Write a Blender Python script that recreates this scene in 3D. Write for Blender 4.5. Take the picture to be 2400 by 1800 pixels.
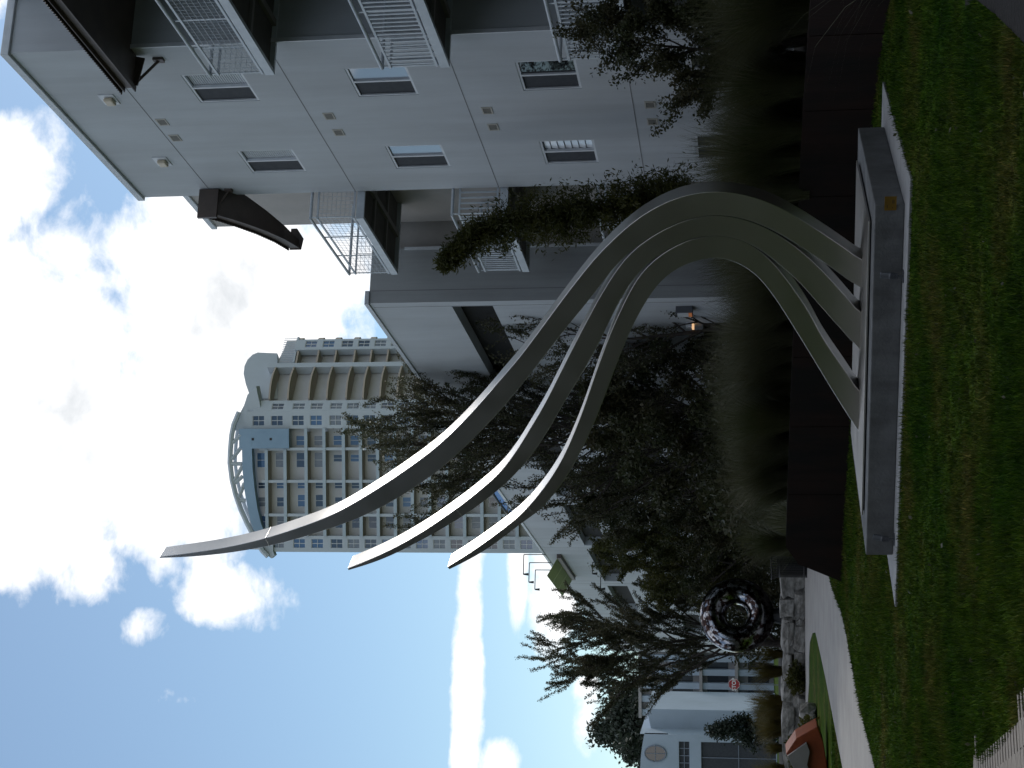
import bpy, math, random
import numpy as np
from mathutils import Vector, Matrix, noise as mnoise

for o in list(bpy.data.objects):
    bpy.data.objects.remove(o)
SC = bpy.context.scene
COL = SC.collection
random.seed(7)
R = math.radians

# ------------------------------------------------------------------ camera
# Handheld portrait shot: the frame is turned a quarter, so world up points to the left of the picture.
FPX = 3750.0                      # focal length in pixels of the 2400 x 1800 photograph
PITCH, ROLL, EYE = R(8.5), R(0.58), 1.6
FW = Vector((0, math.cos(PITCH), math.sin(PITCH)))
U0 = Vector((0, -math.sin(PITCH), math.cos(PITCH)))
R0 = Vector((1, 0, 0))
UP = math.cos(ROLL) * U0 + math.sin(ROLL) * R0
RT = math.cos(ROLL) * R0 - math.sin(ROLL) * U0
CAMP = Vector((0, 0, EYE))
cd = bpy.data.cameras.new('camera')
cam = bpy.data.objects.new('camera', cd)
COL.objects.link(cam)
m = Matrix.Identity(4)
for i in range(3):
    m[i][0] = -UP[i]; m[i][1] = RT[i]; m[i][2] = -FW[i]; m[i][3] = CAMP[i]
cam.matrix_world = m
cd.sensor_fit = 'HORIZONTAL'
cd.sensor_width = 36.0
cd.lens = FPX / 2400 * 36
cd.clip_start = 0.1
cd.clip_end = 5000
SC.camera = cam

def ray(x, y):
    return FW + RT * ((900 - y) / FPX) + UP * ((1200 - x) / FPX)
def on_plane(x, y, P, n):
    d = ray(x, y); P = Vector(P); n = Vector(n)
    return CAMP + d * ((P - CAMP).dot(n) / d.dot(n))
def gnd(x, y, z=0.0):
    return on_plane(x, y, (0, 0, z), (0, 0, 1))
def at(x, y, Y):
    return on_plane(x, y, (0, Y, 0), (0, 1, 0))

# ------------------------------------------------------------------ light
SUN_AZ, SUN_EL = R(30), R(40)     # azimuth to the right of straight ahead
EXPOSURE = 0.0
SKY_STRENGTH = 0.115
sun_dir = Vector((math.sin(SUN_AZ) * math.cos(SUN_EL), math.cos(SUN_AZ) * math.cos(SUN_EL), math.sin(SUN_EL)))
sl = bpy.data.lights.new('sun', 'SUN')
sl.energy = 1.2
sl.angle = R(6.0)
sl.color = (1.0, 0.95, 0.88)
so = bpy.data.objects.new('sun', sl)
so.rotation_euler = (-sun_dir).to_track_quat('-Z', 'Y').to_euler()
so.location = (10, 30, 60)
COL.objects.link(so)

world = bpy.data.worlds.new('World')
SC.world = world
world.use_nodes = True
wn, wl = world.node_tree.nodes, world.node_tree.links
wn.clear()
def N(tree, typ, **kw):
    n = tree.nodes.new(typ)
    for k, v in kw.items(): setattr(n, k, v)
    return n
WT = world.node_tree
def wmath(op, a, b=None, c=None, clamp=False):
    n = N(WT, 'ShaderNodeMath', operation=op, use_clamp=clamp)
    for i, v in enumerate((a, b, c)):
        if v is None: continue
        if isinstance(v, (int, float)): n.inputs[i].default_value = v
        else: wl.new(v, n.inputs[i])
    return n.outputs[0]
sky = N(WT, 'ShaderNodeTexSky', sky_type='NISHITA', sun_disc=False)
sky.sun_elevation = SUN_EL
sky.sun_rotation = SUN_AZ
sky.altitude = 0; sky.air_density = 1.0; sky.dust_density = 0.15; sky.ozone_density = 0.8
tc = N(WT, 'ShaderNodeTexCoord')
sep = N(WT, 'ShaderNodeSeparateXYZ'); wl.new(tc.outputs['Generated'], sep.inputs[0])
az = wmath('ARCTAN2', sep.outputs[0], sep.outputs[1])
el = wmath('ARCSINE', sep.outputs[2])
def wnoise(scale, detail, rough, off=0.0, dist=0.0):
    mp = N(WT, 'ShaderNodeMapping'); mp.inputs['Location'].default_value = (off, off * 1.7, off * .6)
    mp.inputs['Scale'].default_value = (1, 1, 1.5)
    wl.new(tc.outputs['Generated'], mp.inputs[0])
    n = N(WT, 'ShaderNodeTexNoise'); wl.new(mp.outputs[0], n.inputs['Vector'])
    n.inputs['Scale'].default_value = scale; n.inputs['Detail'].default_value = detail
    n.inputs['Roughness'].default_value = rough; n.inputs['Distortion'].default_value = dist
    return n.outputs['Fac']
n_big = wnoise(9, 9, .58, 3.1, .15)
n_fine = wnoise(30, 8, .6, 1.3, .3)
n_shade = wnoise(14, 5, .5, 8.7)
n_gen = wnoise(3.2, 9, .58, 5.2, .2)
# cloud banks: (azimuth deg, elevation deg, half widths deg, weight)
def px2sky(x, y):
    d = ray(x, y).normalized()
    return math.atan2(d.x, d.y), math.asin(d.z)
banks = [(130, 900, 205, 345, 1.2), (520, 690, 245, 225, 1.35), (420, 1020, 185, 270, 1.25), (40, 1240, 200, 140, 1.05),
         (210, 1350, 110, 80, .7), (20, 420, 120, 150, .8), (340, 1470, 80, 60, .5), (540, 1400, 140, 110, .6), (430, 1620, 80, 60, .3),
         (1098, 1580, 34, 360, 1.0), (1213, 1370, 26, 130, .9), (1300, 1430, 62, 150, 1.0), (1370, 1650, 40, 130, .8),
         (1170, 1790, 60, 60, .7), (760, 620, 50, 120, .2), (-160, 700, 200, 300, 1.0)]
field = None
for (x, y, dx, dy, w) in banks:
    a0, e0 = px2sky(x, y)
    qa = wmath('MULTIPLY', wmath('SUBTRACT', az, a0), FPX / dy)
    qe = wmath('MULTIPLY', wmath('SUBTRACT', el, e0), FPX / dx)
    r2 = wmath('ADD', wmath('MULTIPLY', qa, qa), wmath('MULTIPLY', qe, qe))
    v = wmath('SUBTRACT', w, wmath('MULTIPLY', r2, .62))
    v = wmath('MAXIMUM', v, -1.2)
    field = v if field is None else wmath('MAXIMUM', field, v)
ac, ec = px2sky(1000, 1000)
ra = wmath('MULTIPLY', wmath('SUBTRACT', az, ac), 1 / .34); re = wmath('MULTIPLY', wmath('SUBTRACT', el, ec), 1 / .42)
inside = wmath('SUBTRACT', 1.0, wmath('ADD', wmath('MULTIPLY', ra, ra), wmath('MULTIPLY', re, re)), clamp=True)
gen = wmath('MULTIPLY', wmath('SUBTRACT', n_gen, .47), 6.0)
gen = wmath('SUBTRACT', gen, wmath('MULTIPLY', inside, 9.0))
field = wmath('MAXIMUM', field, gen)
nz = wmath('ADD', wmath('MULTIPLY', wmath('SUBTRACT', n_big, .5), 3.2), wmath('MULTIPLY', wmath('SUBTRACT', n_fine, .5), 1.5))
dens = wmath('ADD', field, nz)
mr = N(WT, 'ShaderNodeMapRange', interpolation_type='SMOOTHSTEP')
wl.new(dens, mr.inputs[0]); mr.inputs[1].default_value = -.05; mr.inputs[2].default_value = .75
cov = wmath('MAXIMUM', mr.outputs[0], .05)      # thin high veil over the blue
# thick cores seen from below turn grey, thin rims glow
core = N(WT, 'ShaderNodeMapRange', interpolation_type='SMOOTHSTEP')
wl.new(wmath('ADD', dens, wmath('MULTIPLY', wmath('SUBTRACT', n_shade, .5), 3.0)), core.inputs[0])
core.inputs[1].default_value = 1.0; core.inputs[2].default_value = 2.5
cc = N(WT, 'ShaderNodeMix', data_type='RGBA')
cc.inputs[6].default_value = (1.25, 1.25, 1.26, 1); cc.inputs[7].default_value = (.70, .74, .78, 1)
wl.new(core.outputs[0], cc.inputs[0])
skm = N(WT, 'ShaderNodeVectorMath', operation='SCALE'); skm.inputs[3].default_value = SKY_STRENGTH
stn = N(WT, 'ShaderNodeVectorMath', operation='MULTIPLY'); stn.inputs[1].default_value = (.93, 1.04, 1.04)   # camera white balance
wl.new(sky.outputs[0], stn.inputs[0]); wl.new(stn.outputs[0], skm.inputs[0])
mix = N(WT, 'ShaderNodeMix', data_type='RGBA')
wl.new(cov, mix.inputs[0]); wl.new(skm.outputs[0], mix.inputs[6]); wl.new(cc.outputs[2], mix.inputs[7])
bg = N(WT, 'ShaderNodeBackground'); bg.inputs['Strength'].default_value = 1.0
wl.new(mix.outputs[2], bg.inputs['Color'])
wo = N(WT, 'ShaderNodeOutputWorld'); wl.new(bg.outputs[0], wo.inputs[0])

vs = SC.view_settings
vs.view_transform = 'Standard'; vs.look = 'None'; vs.gamma = 1.0; vs.exposure = EXPOSURE
vs.use_curve_mapping = False
SC.render.engine = 'CYCLES'

# ------------------------------------------------------------------ materials
MATS = {}
def mat(name, col, rough=.7, metal=0.0, col2=None, scale=6.0, detail=5, contrast=(.35, .65), bump=0.0, bscale=40.0,
        spec=.5, streak=0.0, stretch=(1, 1, 1), transl=None, emit=None, coat=0.0, aniso=0.0):
    m = bpy.data.materials.new(name); m.use_nodes = True
    t = m.node_tree; b = t.nodes['Principled BSDF']
    b.inputs['Roughness'].default_value = rough; b.inputs['Metallic'].default_value = metal
    b.inputs['Specular IOR Level'].default_value = spec
    b.inputs['Coat Weight'].default_value = coat
    if aniso: b.inputs['Anisotropic'].default_value = aniso
    col = tuple(col) + (1,)
    tcn = N(t, 'ShaderNodeTexCoord'); mp = N(t, 'ShaderNodeMapping'); mp.inputs['Scale'].default_value = stretch
    t.links.new(tcn.outputs['Object'], mp.inputs[0])
    cout = None
    if col2 is not None:
        n = N(t, 'ShaderNodeTexNoise'); n.inputs['Scale'].default_value = scale; n.inputs['Detail'].default_value = detail
        n.inputs['Roughness'].default_value = .62
        t.links.new(mp.outputs[0], n.inputs['Vector'])
        r = N(t, 'ShaderNodeValToRGB'); r.color_ramp.elements[0].position = contrast[0]; r.color_ramp.elements[1].position = contrast[1]
        r.color_ramp.elements[0].color = col; r.color_ramp.elements[1].color = tuple(col2) + (1,)
        t.links.new(n.outputs['Fac'], r.inputs[0]); t.links.new(r.outputs[0], b.inputs['Base Color']); cout = r.outputs[0]
    else:
        b.inputs['Base Color'].default_value = col
    if streak:
        mp3 = N(t, 'ShaderNodeMapping'); mp3.inputs['Scale'].default_value = (3.2, 3.2, .16)
        t.links.new(tcn.outputs['Object'], mp3.inputs[0])
        n3 = N(t, 'ShaderNodeTexNoise'); n3.inputs['Scale'].default_value = 1.0; n3.inputs['Detail'].default_value = 7; n3.inputs['Roughness'].default_value = .7
        t.links.new(mp3.outputs[0], n3.inputs['Vector'])
        r3 = N(t, 'ShaderNodeMapRange'); r3.inputs[1].default_value = .42; r3.inputs[2].default_value = .75; r3.inputs[3].default_value = 1.0; r3.inputs[4].default_value = 1.0 - streak
        t.links.new(n3.outputs['Fac'], r3.inputs[0])
        vm = N(t, 'ShaderNodeVectorMath', operation='SCALE'); t.links.new(cout, vm.inputs[0]); t.links.new(r3.outputs[0], vm.inputs[3])
        t.links.new(vm.outputs[0], b.inputs['Base Color']); cout = vm.outputs[0]
    if bump:
        n2 = N(t, 'ShaderNodeTexNoise'); n2.inputs['Scale'].default_value = bscale; n2.inputs['Detail'].default_value = 6
        t.links.new(mp.outputs[0], n2.inputs['Vector'])
        bp = N(t, 'ShaderNodeBump'); bp.inputs['Strength'].default_value = bump; bp.inputs['Distance'].default_value = .02
        t.links.new(n2.outputs['Fac'], bp.inputs['Height']); t.links.new(bp.outputs[0], b.inputs['Normal'])
    if transl:
        tr = N(t, 'ShaderNodeBsdfTranslucent'); mx = N(t, 'ShaderNodeMixShader'); mx.inputs[0].default_value = transl
        if cout: t.links.new(cout, tr.inputs['Color'])
        else: tr.inputs['Color'].default_value = col
        t.links.new(b.outputs[0], mx.inputs[1]); t.links.new(tr.outputs[0], mx.inputs[2])
        t.links.new(mx.outputs[0], t.nodes['Material Output'].inputs['Surface'])
    if emit:
        b.inputs['Emission Color'].default_value = tuple(emit[:3]) + (1,); b.inputs['Emission Strength'].default_value = emit[3]
    MATS[name] = m
    return m

mat('stucco_white', (.53, .565, .60), .85, col2=(.47, .497, .525), scale=.9, bump=.12, bscale=60, stretch=(1, 1, .35), streak=.10)
mat('stucco_grey', (.40, .42, .43), .85, col2=(.35, .365, .375), scale=1.1, bump=.12, bscale=60, stretch=(1, 1, .4), streak=.2)
mat('stucco_taupe', (.42, .40, .385), .85, col2=(.36, .345, .33), scale=1.2, bump=.1, bscale=60)
mat('joint', (.22, .22, .23), .9)
mat('coping', (.62, .66, .70), .5, col2=(.5, .54, .58), scale=2)
mat('white_paint', (.70, .73, .77), .45, col2=(.6, .63, .67), scale=3)
mat('rail_paint', (.62, .67, .72), .4, col2=(.52, .57, .62), scale=4)
mat('dark_soffit', (.12, .11, .10), .8, col2=(.085, .078, .07), scale=2.5)
mat('soffit_frame', (.22, .21, .20), .7)
mat('brown_steel', (.105, .080, .068), .5, col2=(.075, .058, .05), scale=3)
mat('glass_dark', (.012, .014, .018), .04, spec=.9)
mat('glass_sky', (.30, .34, .40), .03, spec=1.0, coat=1.0)
mat('screen', (.03, .035, .045), .75, col2=(.045, .05, .06), scale=9)
mat('blind', (.80, .84, .90), .3, col2=(.70, .74, .80), scale=2, coat=1.0)
mat('vent_cream', (.45, .43, .38), .6)
mat('vent_dark', (.02, .02, .02), .8)
mat('lamp_lens', (.55, .48, .36), .35)
mat('lamp_lit', (.9, .6, .35), .4, emit=(1.0, .6, .32, .8))
mat('lamp_lit_red', (.6, .22, .10), .4, emit=(1.0, .35, .12, .12))
mat('grey_metal', (.14, .15, .17), .45, metal=.6)
mat('opening_dark', (.02, .02, .02), .9)
mat('green_glass', (.34, .40, .20), .25, transl=.4)
mat('blue_glass', (.04, .30, .62), .3, transl=.5)
mat('concrete', (.175, .185, .195), .85, col2=(.12, .127, .133), scale=3.5, bump=.3, bscale=35, streak=.35)
mat('footing', (.33, .34, .355), .85, col2=(.26, .268, .28), scale=4, bump=.2, bscale=45)
mat('path_concrete', (.36, .35, .335), .9, col2=(.29, .28, .27), scale=1.3, bump=.25, bscale=30)
mat('paver', (.30, .27, .235), .85, col2=(.24, .215, .19), scale=3, bump=.2, bscale=50)
mat('dark_ground', (.012, .009, .008), .95, col2=(.007, .006, .005), scale=6, bump=.8, bscale=30)
mat('corten', (.018, .008, .006), .8, col2=(.006, .005, .005), scale=1.1, contrast=(.38, .62), bump=.15, bscale=25, stretch=(1, 1, .45), spec=.2, streak=.5)
mat('soil', (.028, .022, .017), .95, col2=(.016, .013, .010), scale=4, bump=.6, bscale=20)
mat('bark', (.055, .045, .038), .9, col2=(.03, .025, .022), scale=12, bump=.6, bscale=30)
mat('leaf_dark', (.042, .055, .022), .45, col2=(.065, .058, .028), scale=1.1, transl=.35, spec=.3)
mat('leaf_brown', (.085, .078, .042), .45, col2=(.050, .060, .026), scale=1.3, transl=.38, spec=.35)
mat('leaf_olive', (.090, .088, .020), .45, col2=(.040, .050, .014), scale=.9, transl=.4, spec=.3)
mat('leaf_far', (.030, .045, .030), .6, col2=(.020, .03, .02), scale=.5, transl=.2)
mat('grass_blade', (.050, .060, .020), .55, col2=(.085, .085, .038), scale=1.5, transl=.3)
mat('grass_pale', (.12, .118, .075), .5, col2=(.07, .075, .035), scale=3, transl=.3)
mat('grass_gold', (.15, .105, .025), .55, col2=(.07, .08, .02), scale=.8, transl=.35)
mat('flower', (.35, .12, .02), .5, col2=(.12, .09, .02), scale=2)
mat('limestone', (.40, .39, .37), .9, col2=(.10, .097, .088), scale=2.6, bump=1.0, bscale=7)
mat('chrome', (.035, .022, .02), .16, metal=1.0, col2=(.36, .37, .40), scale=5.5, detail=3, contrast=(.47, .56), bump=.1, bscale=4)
mat('black_metal', (.02, .021, .023), .5, metal=.3)
mat('bin_metal', (.045, .045, .047), .45, metal=.5)
mat('sign_red', (.33, .02, .025), .45)
mat('sign_white', (.75, .75, .75), .5)
mat('orange_paint', (.26, .055, .014), .5, col2=(.18, .032, .01), scale=2.5)
mat('sculpt_white', (.26, .25, .25), .6, col2=(.21, .205, .20), scale=2)
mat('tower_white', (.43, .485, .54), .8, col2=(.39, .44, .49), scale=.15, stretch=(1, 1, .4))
mat('tower_tan', (.48, .50, .53), .85, col2=(.42, .43, .445), scale=.2)
mat('tower_soffit', (.37, .325, .28), .9)
mat('tower_band', (.36, .44, .50), .5, col2=(.31, .38, .44), scale=.3)
mat('tower_blue', (.22, .33, .45), .6, col2=(.18, .28, .39), scale=.2)
mat('tower_glass', (.03, .05, .085), .07, spec=.9)
mat('tower_glass_blue', (.05, .11, .22), .05, spec=1.0)
mat('tower_blind', (.16, .19, .23), .25, spec=.8, col2=(.10, .13, .17), scale=.8)
TG = ['tower_glass', 'tower_glass', 'tower_glass_blue', 'tower_blind']; trd = random.Random(12)
mat('tower_frame', (.50, .53, .56), .6)
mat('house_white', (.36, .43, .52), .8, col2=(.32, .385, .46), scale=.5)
mat('house_pink', (.34, .325, .325), .85, col2=(.28, .27, .265), scale=.6)
mat('house_bar', (.16, .19, .24), .6)
mat('plaque', (.35, .21, .05), .4, metal=.8)
mat('plaque_mark', (.05, .035, .02), .6)
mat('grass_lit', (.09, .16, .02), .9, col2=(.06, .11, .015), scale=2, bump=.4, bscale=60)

# lawn: patchy turf, some of it dry
def lawn_material(name, leaf):
    m = bpy.data.materials.new(name); m.use_nodes = True; t = m.node_tree; b = t.nodes['Principled BSDF']
    b.inputs['Roughness'].default_value = .6 if leaf else .95; b.inputs['Specular IOR Level'].default_value = .12 if leaf else .05
    g = N(t, 'ShaderNodeNewGeometry')
    def nn(scale, det, st):
        mp = N(t, 'ShaderNodeMapping'); mp.inputs['Scale'].default_value = st
        t.links.new(g.outputs['Position'], mp.inputs[0])
        n = N(t, 'ShaderNodeTexNoise'); n.inputs['Scale'].default_value = scale; n.inputs['Detail'].default_value = det
        n.inputs['Roughness'].default_value = .65
        t.links.new(mp.outputs[0], n.inputs['Vector']); return n.outputs['Fac']
    a = nn(.55, 6, (1, 1, 0)); c = nn(3.5, 5, (1, 1, 0))
    r1 = N(t, 'ShaderNodeValToRGB'); e = r1.color_ramp.elements
    e[0].position = .34; e[0].color = (.028, .080, .004, 1); e[1].position = .76; e[1].color = (.15, .12, .04, 1)
    k = e.new(.50); k.color = (.055, .104, .008, 1)
    t.links.new(a, r1.inputs[0])
    r2 = N(t, 'ShaderNodeValToRGB'); f = r2.color_ramp.elements
    f[0].position = .3; f[0].color = (.35, .35, .3, 1); f[1].position = .7; f[1].color = (1.25, 1.25, 1.2, 1)
    t.links.new(c, r2.inputs[0])
    mx = N(t, 'ShaderNodeMix', data_type='RGBA', blend_type='MULTIPLY'); mx.inputs[0].default_value = 1
    d_ = nn(13, 4, (1, 1, 0)); r4 = N(t, 'ShaderNodeMapRange'); r4.inputs[1].default_value = .33; r4.inputs[2].default_value = .66; r4.inputs[3].default_value = .6; r4.inputs[4].default_value = 1.45
    t.links.new(d_, r4.inputs[0]); v4 = N(t, 'ShaderNodeVectorMath', operation='SCALE'); t.links.new(r2.outputs[0], v4.inputs[0]); t.links.new(r4.outputs[0], v4.inputs[3])
    t.links.new(r1.outputs[0], mx.inputs[6]); t.links.new(v4.outputs[0], mx.inputs[7])
    if not leaf:
        mx2 = N(t, 'ShaderNodeMix', data_type='RGBA', blend_type='MULTIPLY'); mx2.inputs[0].default_value = 1
        mx2.inputs[7].default_value = (.8, .8, .8, 1)
        t.links.new(mx.outputs[2], mx2.inputs[6]); src = mx2.outputs[2]
    else: src = mx.outputs[2]
    t.links.new(src, b.inputs['Base Color'])
    if leaf:
        r3 = N(t, 'ShaderNodeValToRGB'); h3 = r3.color_ramp.elements
        h3[0].position = 0; h3[0].color = (.55, .6, .5, 1); h3[1].position = 1; h3[1].color = (2.6, 1.9, 2.6, 1)
        kk = h3.new(.55); kk.color = (1.0, 1.05, .9, 1); kk = h3.new(.86); kk.color = (1.5, 1.4, 1.3, 1)
        t.links.new(g.outputs['Random Per Island'], r3.inputs[0])
        mx3 = N(t, 'ShaderNodeMix', data_type='RGBA', blend_type='MULTIPLY'); mx3.inputs[0].default_value = 1
        t.links.new(src, mx3.inputs[6]); t.links.new(r3.outputs[0], mx3.inputs[7]); src = mx3.outputs[2]
        t.links.new(src, b.inputs['Base Color'])
        tr = N(t, 'ShaderNodeBsdfTranslucent'); ms = N(t, 'ShaderNodeMixShader'); ms.inputs[0].default_value = .25
        t.links.new(src, tr.inputs['Color']); t.links.new(b.outputs[0], ms.inputs[1]); t.links.new(tr.outputs[0], ms.inputs[2])
        t.links.new(ms.outputs[0], t.nodes['Material Output'].inputs['Surface'])
    MATS[name] = m
lawn_material('lawn', False); lawn_material('lawn_leaf', True)

# brushed stainless steel of the tall sculpture
def steel_material():
    m = mat('brushed_steel', (.66, .645, .625), .34, metal=1.0)
    t = m.node_tree; b = t.nodes['Principled BSDF']
    tcn = N(t, 'ShaderNodeTexCoord')
    n = N(t, 'ShaderNodeTexNoise'); n.inputs['Scale'].default_value = 2.2; n.inputs['Detail'].default_value = 6
    t.links.new(tcn.outputs['Object'], n.inputs['Vector'])
    mr = N(t, 'ShaderNodeMapRange'); mr.inputs[3].default_value = .24; mr.inputs[4].default_value = .40
    t.links.new(n.outputs['Fac'], mr.inputs[0]); t.links.new(mr.outputs[0], b.inputs['Roughness'])
    n2 = N(t, 'ShaderNodeTexNoise'); n2.inputs['Scale'].default_value = 420; n2.inputs['Detail'].default_value = 3
    mp = N(t, 'ShaderNodeMapping'); mp.inputs['Scale'].default_value = (1, 1, .05)
    t.links.new(tcn.outputs['Object'], mp.inputs[0]); t.links.new(mp.outputs[0], n2.inputs['Vector'])
    bp = N(t, 'ShaderNodeBump'); bp.inputs['Strength'].default_value = .05; bp.inputs['Distance'].default_value = .004
    t.links.new(n2.outputs['Fac'], bp.inputs['Height']); t.links.new(bp.outputs[0], b.inputs['Normal'])
steel_material()

# ------------------------------------------------------------------ mesh helpers
ORG = {}
def org(o):
    return ORG.get(o.name, Vector((0, 0, 0))) if o is not None else Vector((0, 0, 0))
def tag(o, label=None, cat=None, group=None, kind=None):
    if label: o['label'] = label
    if cat: o['category'] = cat
    if group: o['group'] = group
    if kind: o['kind'] = kind
    return o
def thing(name, loc, label, cat, group=None):
    o = bpy.data.objects.new(name, None); COL.objects.link(o)
    o.location = loc; o.empty_display_size = .2
    ORG[o.name] = Vector(loc)
    return tag(o, label, cat, group)
class MB:
    def __init__(s): s.v = []; s.f = []
    def hexa(s, P):          # 8 points: bottom ring 0-3, top ring 4-7
        k = len(s.v); s.v += [Vector(p) for p in P]
        s.f += [(k, k+3, k+2, k+1), (k+4, k+5, k+6, k+7), (k, k+1, k+5, k+4), (k+1, k+2, k+6, k+5), (k+2, k+3, k+7, k+6), (k+3, k, k+4, k+7)]
        return s
    def box(s, F, a0, a1, b0, b1, z0, z1):
        return s.hexa([F(a0, b0, z0), F(a1, b0, z0), F(a1, b1, z0), F(a0, b1, z0), F(a0, b0, z1), F(a1, b0, z1), F(a1, b1, z1), F(a0, b1, z1)])
    def poly(s, P):
        k = len(s.v); s.v += [Vector(p) for p in P]; s.f.append(tuple(range(k, k + len(P)))); return s
    def prism(s, P, d):      # polygon and an offset vector
        n = len(P); k = len(s.v); d = Vector(d)
        s.v += [Vector(p) for p in P] + [Vector(p) + d for p in P]
        s.f.append(tuple(range(k, k + n))); s.f.append(tuple(range(k + 2*n - 1, k + n - 1, -1)))
        for i in range(n):
            j = (i + 1) % n; s.f.append((k + j, k + i, k + n + i, k + n + j))
        return s
    def tube(s, pts, rad, seg=8, cap=True):
        pts = [Vector(p) for p in pts]; n = len(pts)
        if not hasattr(rad, '__len__'): rad = [rad] * n
        k = len(s.v)
        for i, p in enumerate(pts):
            d = (pts[min(i+1, n-1)] - pts[max(i-1, 0)])
            d = d.normalized() if d.length > 1e-9 else Vector((0, 0, 1))
            x = d.cross(Vector((0, 0, 1)))
            if x.length < .05: x = d.cross(Vector((1, 0, 0)))
            x.normalize(); y = d.cross(x)
            for q in range(seg):
                a = 2 * math.pi * q / seg
                s.v.append(p + (x * math.cos(a) + y * math.sin(a)) * rad[i])
        for i in range(n - 1):
            for q in range(seg):
                r = (q + 1) % seg
                s.f.append((k + i*seg + q, k + i*seg + r, k + (i+1)*seg + r, k + (i+1)*seg + q))
        if cap:
            s.f.append(tuple(k + q for q in range(seg - 1, -1, -1))); s.f.append(tuple(k + (n-1)*seg + q for q in range(seg)))
        return s
    def ribbon(s, A, B):     # strip between two rows of points
        k = len(s.v); n = len(A); s.v += [Vector(p) for p in A] + [Vector(p) for p in B]
        for i in range(n - 1): s.f.append((k+i, k+i+1, k+n+i+1, k+n+i))
        return s
    def build(s, name, material, parent=None, smooth=False, bevel=0.0, origin=None, fix=True):
        me = bpy.data.meshes.new(name)
        o0 = org(parent) if parent is not None else (Vector(origin) if origin is not None else Vector((0, 0, 0)))
        me.from_pydata([tuple(v - o0) for v in s.v], [], s.f)
        if fix:
            import bmesh
            bm = bmesh.new(); bm.from_mesh(me); bmesh.ops.recalc_face_normals(bm, faces=bm.faces); bm.to_mesh(me); bm.free()
        me.materials.append(MATS[material])
        if smooth:
            me.polygons.foreach_set('use_smooth', [True] * len(me.polygons))
        o = bpy.data.objects.new(name, me); COL.objects.link(o)
        if parent is not None: o.parent = parent; ORG[o.name] = o0
        else: o.location = o0; ORG[o.name] = o0
        if bevel:
            b = o.modifiers.new('bevel', 'BEVEL'); b.width = bevel; b.segments = 2; b.limit_method = 'ANGLE'; b.angle_limit = R(40)
        return o
def raw(name, V, Fc, material, parent=None, origin=(0, 0, 0), smooth=False):
    """big numpy mesh: V (n,3), Fc (m,k) with equal k"""
    o0 = np.array(org(parent) if parent is not None else origin, float)
    me = bpy.data.meshes.new(name); V = np.asarray(V, float) - o0; Fc = np.asarray(Fc, np.int32)
    me.vertices.add(len(V)); me.vertices.foreach_set('co', V.astype(np.float32).ravel())
    k = Fc.shape[1]
    me.loops.add(Fc.size); me.loops.foreach_set('vertex_index', Fc.ravel())
    me.polygons.add(len(Fc)); me.polygons.foreach_set('loop_start', np.arange(0, Fc.size, k, dtype=np.int32))
    try: me.polygons.foreach_set('loop_total', np.full(len(Fc), k, np.int32))
    except Exception: pass
    me.update(calc_edges=True); me.validate()
    me.materials.append(MATS[material])
    o = bpy.data.objects.new(name, me); COL.objects.link(o)
    if parent is not None: o.parent = parent
    else: o.location = o0
    ORG[o.name] = Vector(o0)
    return o
def linked(src, name, parent, loc=(0, 0, 0), rz=0.0, scale=None, material=None):
    o = bpy.data.objects.new(name, src.data); COL.objects.link(o); o.parent = parent; o.location = loc; o.rotation_euler.z = rz
    if scale: o.scale = scale
    return o
def WF(x, y, z): return Vector((x, y, z))

# ------------------------------------------------------------------ ground, paths
b_ = MB(); b_.poly([(-2500, -60, 0), (2500, -60, 0), (2500, 3500, 0), (-2500, 3500, 0)])
tag(b_.build('ground', 'lawn', fix=False), kind='structure')
PATH = [(1889, 1316), (1905, 1318), (1940, 1340), (1951, 1380), (1972, 1431), (1983, 1482), (1998, 1562), (2016, 1656), (2048, 1786),
        (2080, 1930), (2004, 1930), (1976, 1800), (1958, 1706), (1936, 1590), (1922, 1525), (1912, 1482), (1905, 1484), (1899, 1505), (1897, 1540), (1897, 1600),
        (1893, 1660), (1889, 1740), (1884, 1740), (1884, 1600), (1884, 1525), (1885, 1424)]
PATHW = [gnd(x, y) for x, y in PATH]
b_ = MB(); b_.prism([(p.x, p.y, -.1) for p in PATHW], (0, 0, .112))
tag(b_.build('path', 'path_concrete'), kind='structure')
# ribbed paver walk that clips the near left corner, near-black ground patch in the near right corner
WALK = [(-2.75, 12.1), (-2.70, 11.6), (-2.40, 10.75), (-2.03, 9.95), (-1.2, 8.6), (-.3, 7.6), (-.9, 6.6), (-2.6, 8.0), (-4.2, 10.4), (-4.6, 12.6)]
b_ = MB(); b_.prism([(x, y, -.1) for x, y in WALK], (0, 0, .114))
walk = tag(b_.build('paved_walk', 'paver'), kind='structure')
wd = Vector((-.33, .944, 0)); wq = Vector((wd.y, -wd.x, 0))
def inpoly(x, y, P):
    c = False; j = len(P) - 1
    for i in range(len(P)):
        if (P[i][1] > y) != (P[j][1] > y) and x < (P[j][0]-P[i][0])*(y-P[i][1])/(P[j][1]-P[i][1]) + P[i][0]: c = not c
        j = i
    return c
bs = MB(); bs.box(lambda a, b, z: WF(a, b, z), -.160, .160, -.0265, .0265, -.003, .010)
proto = None
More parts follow.
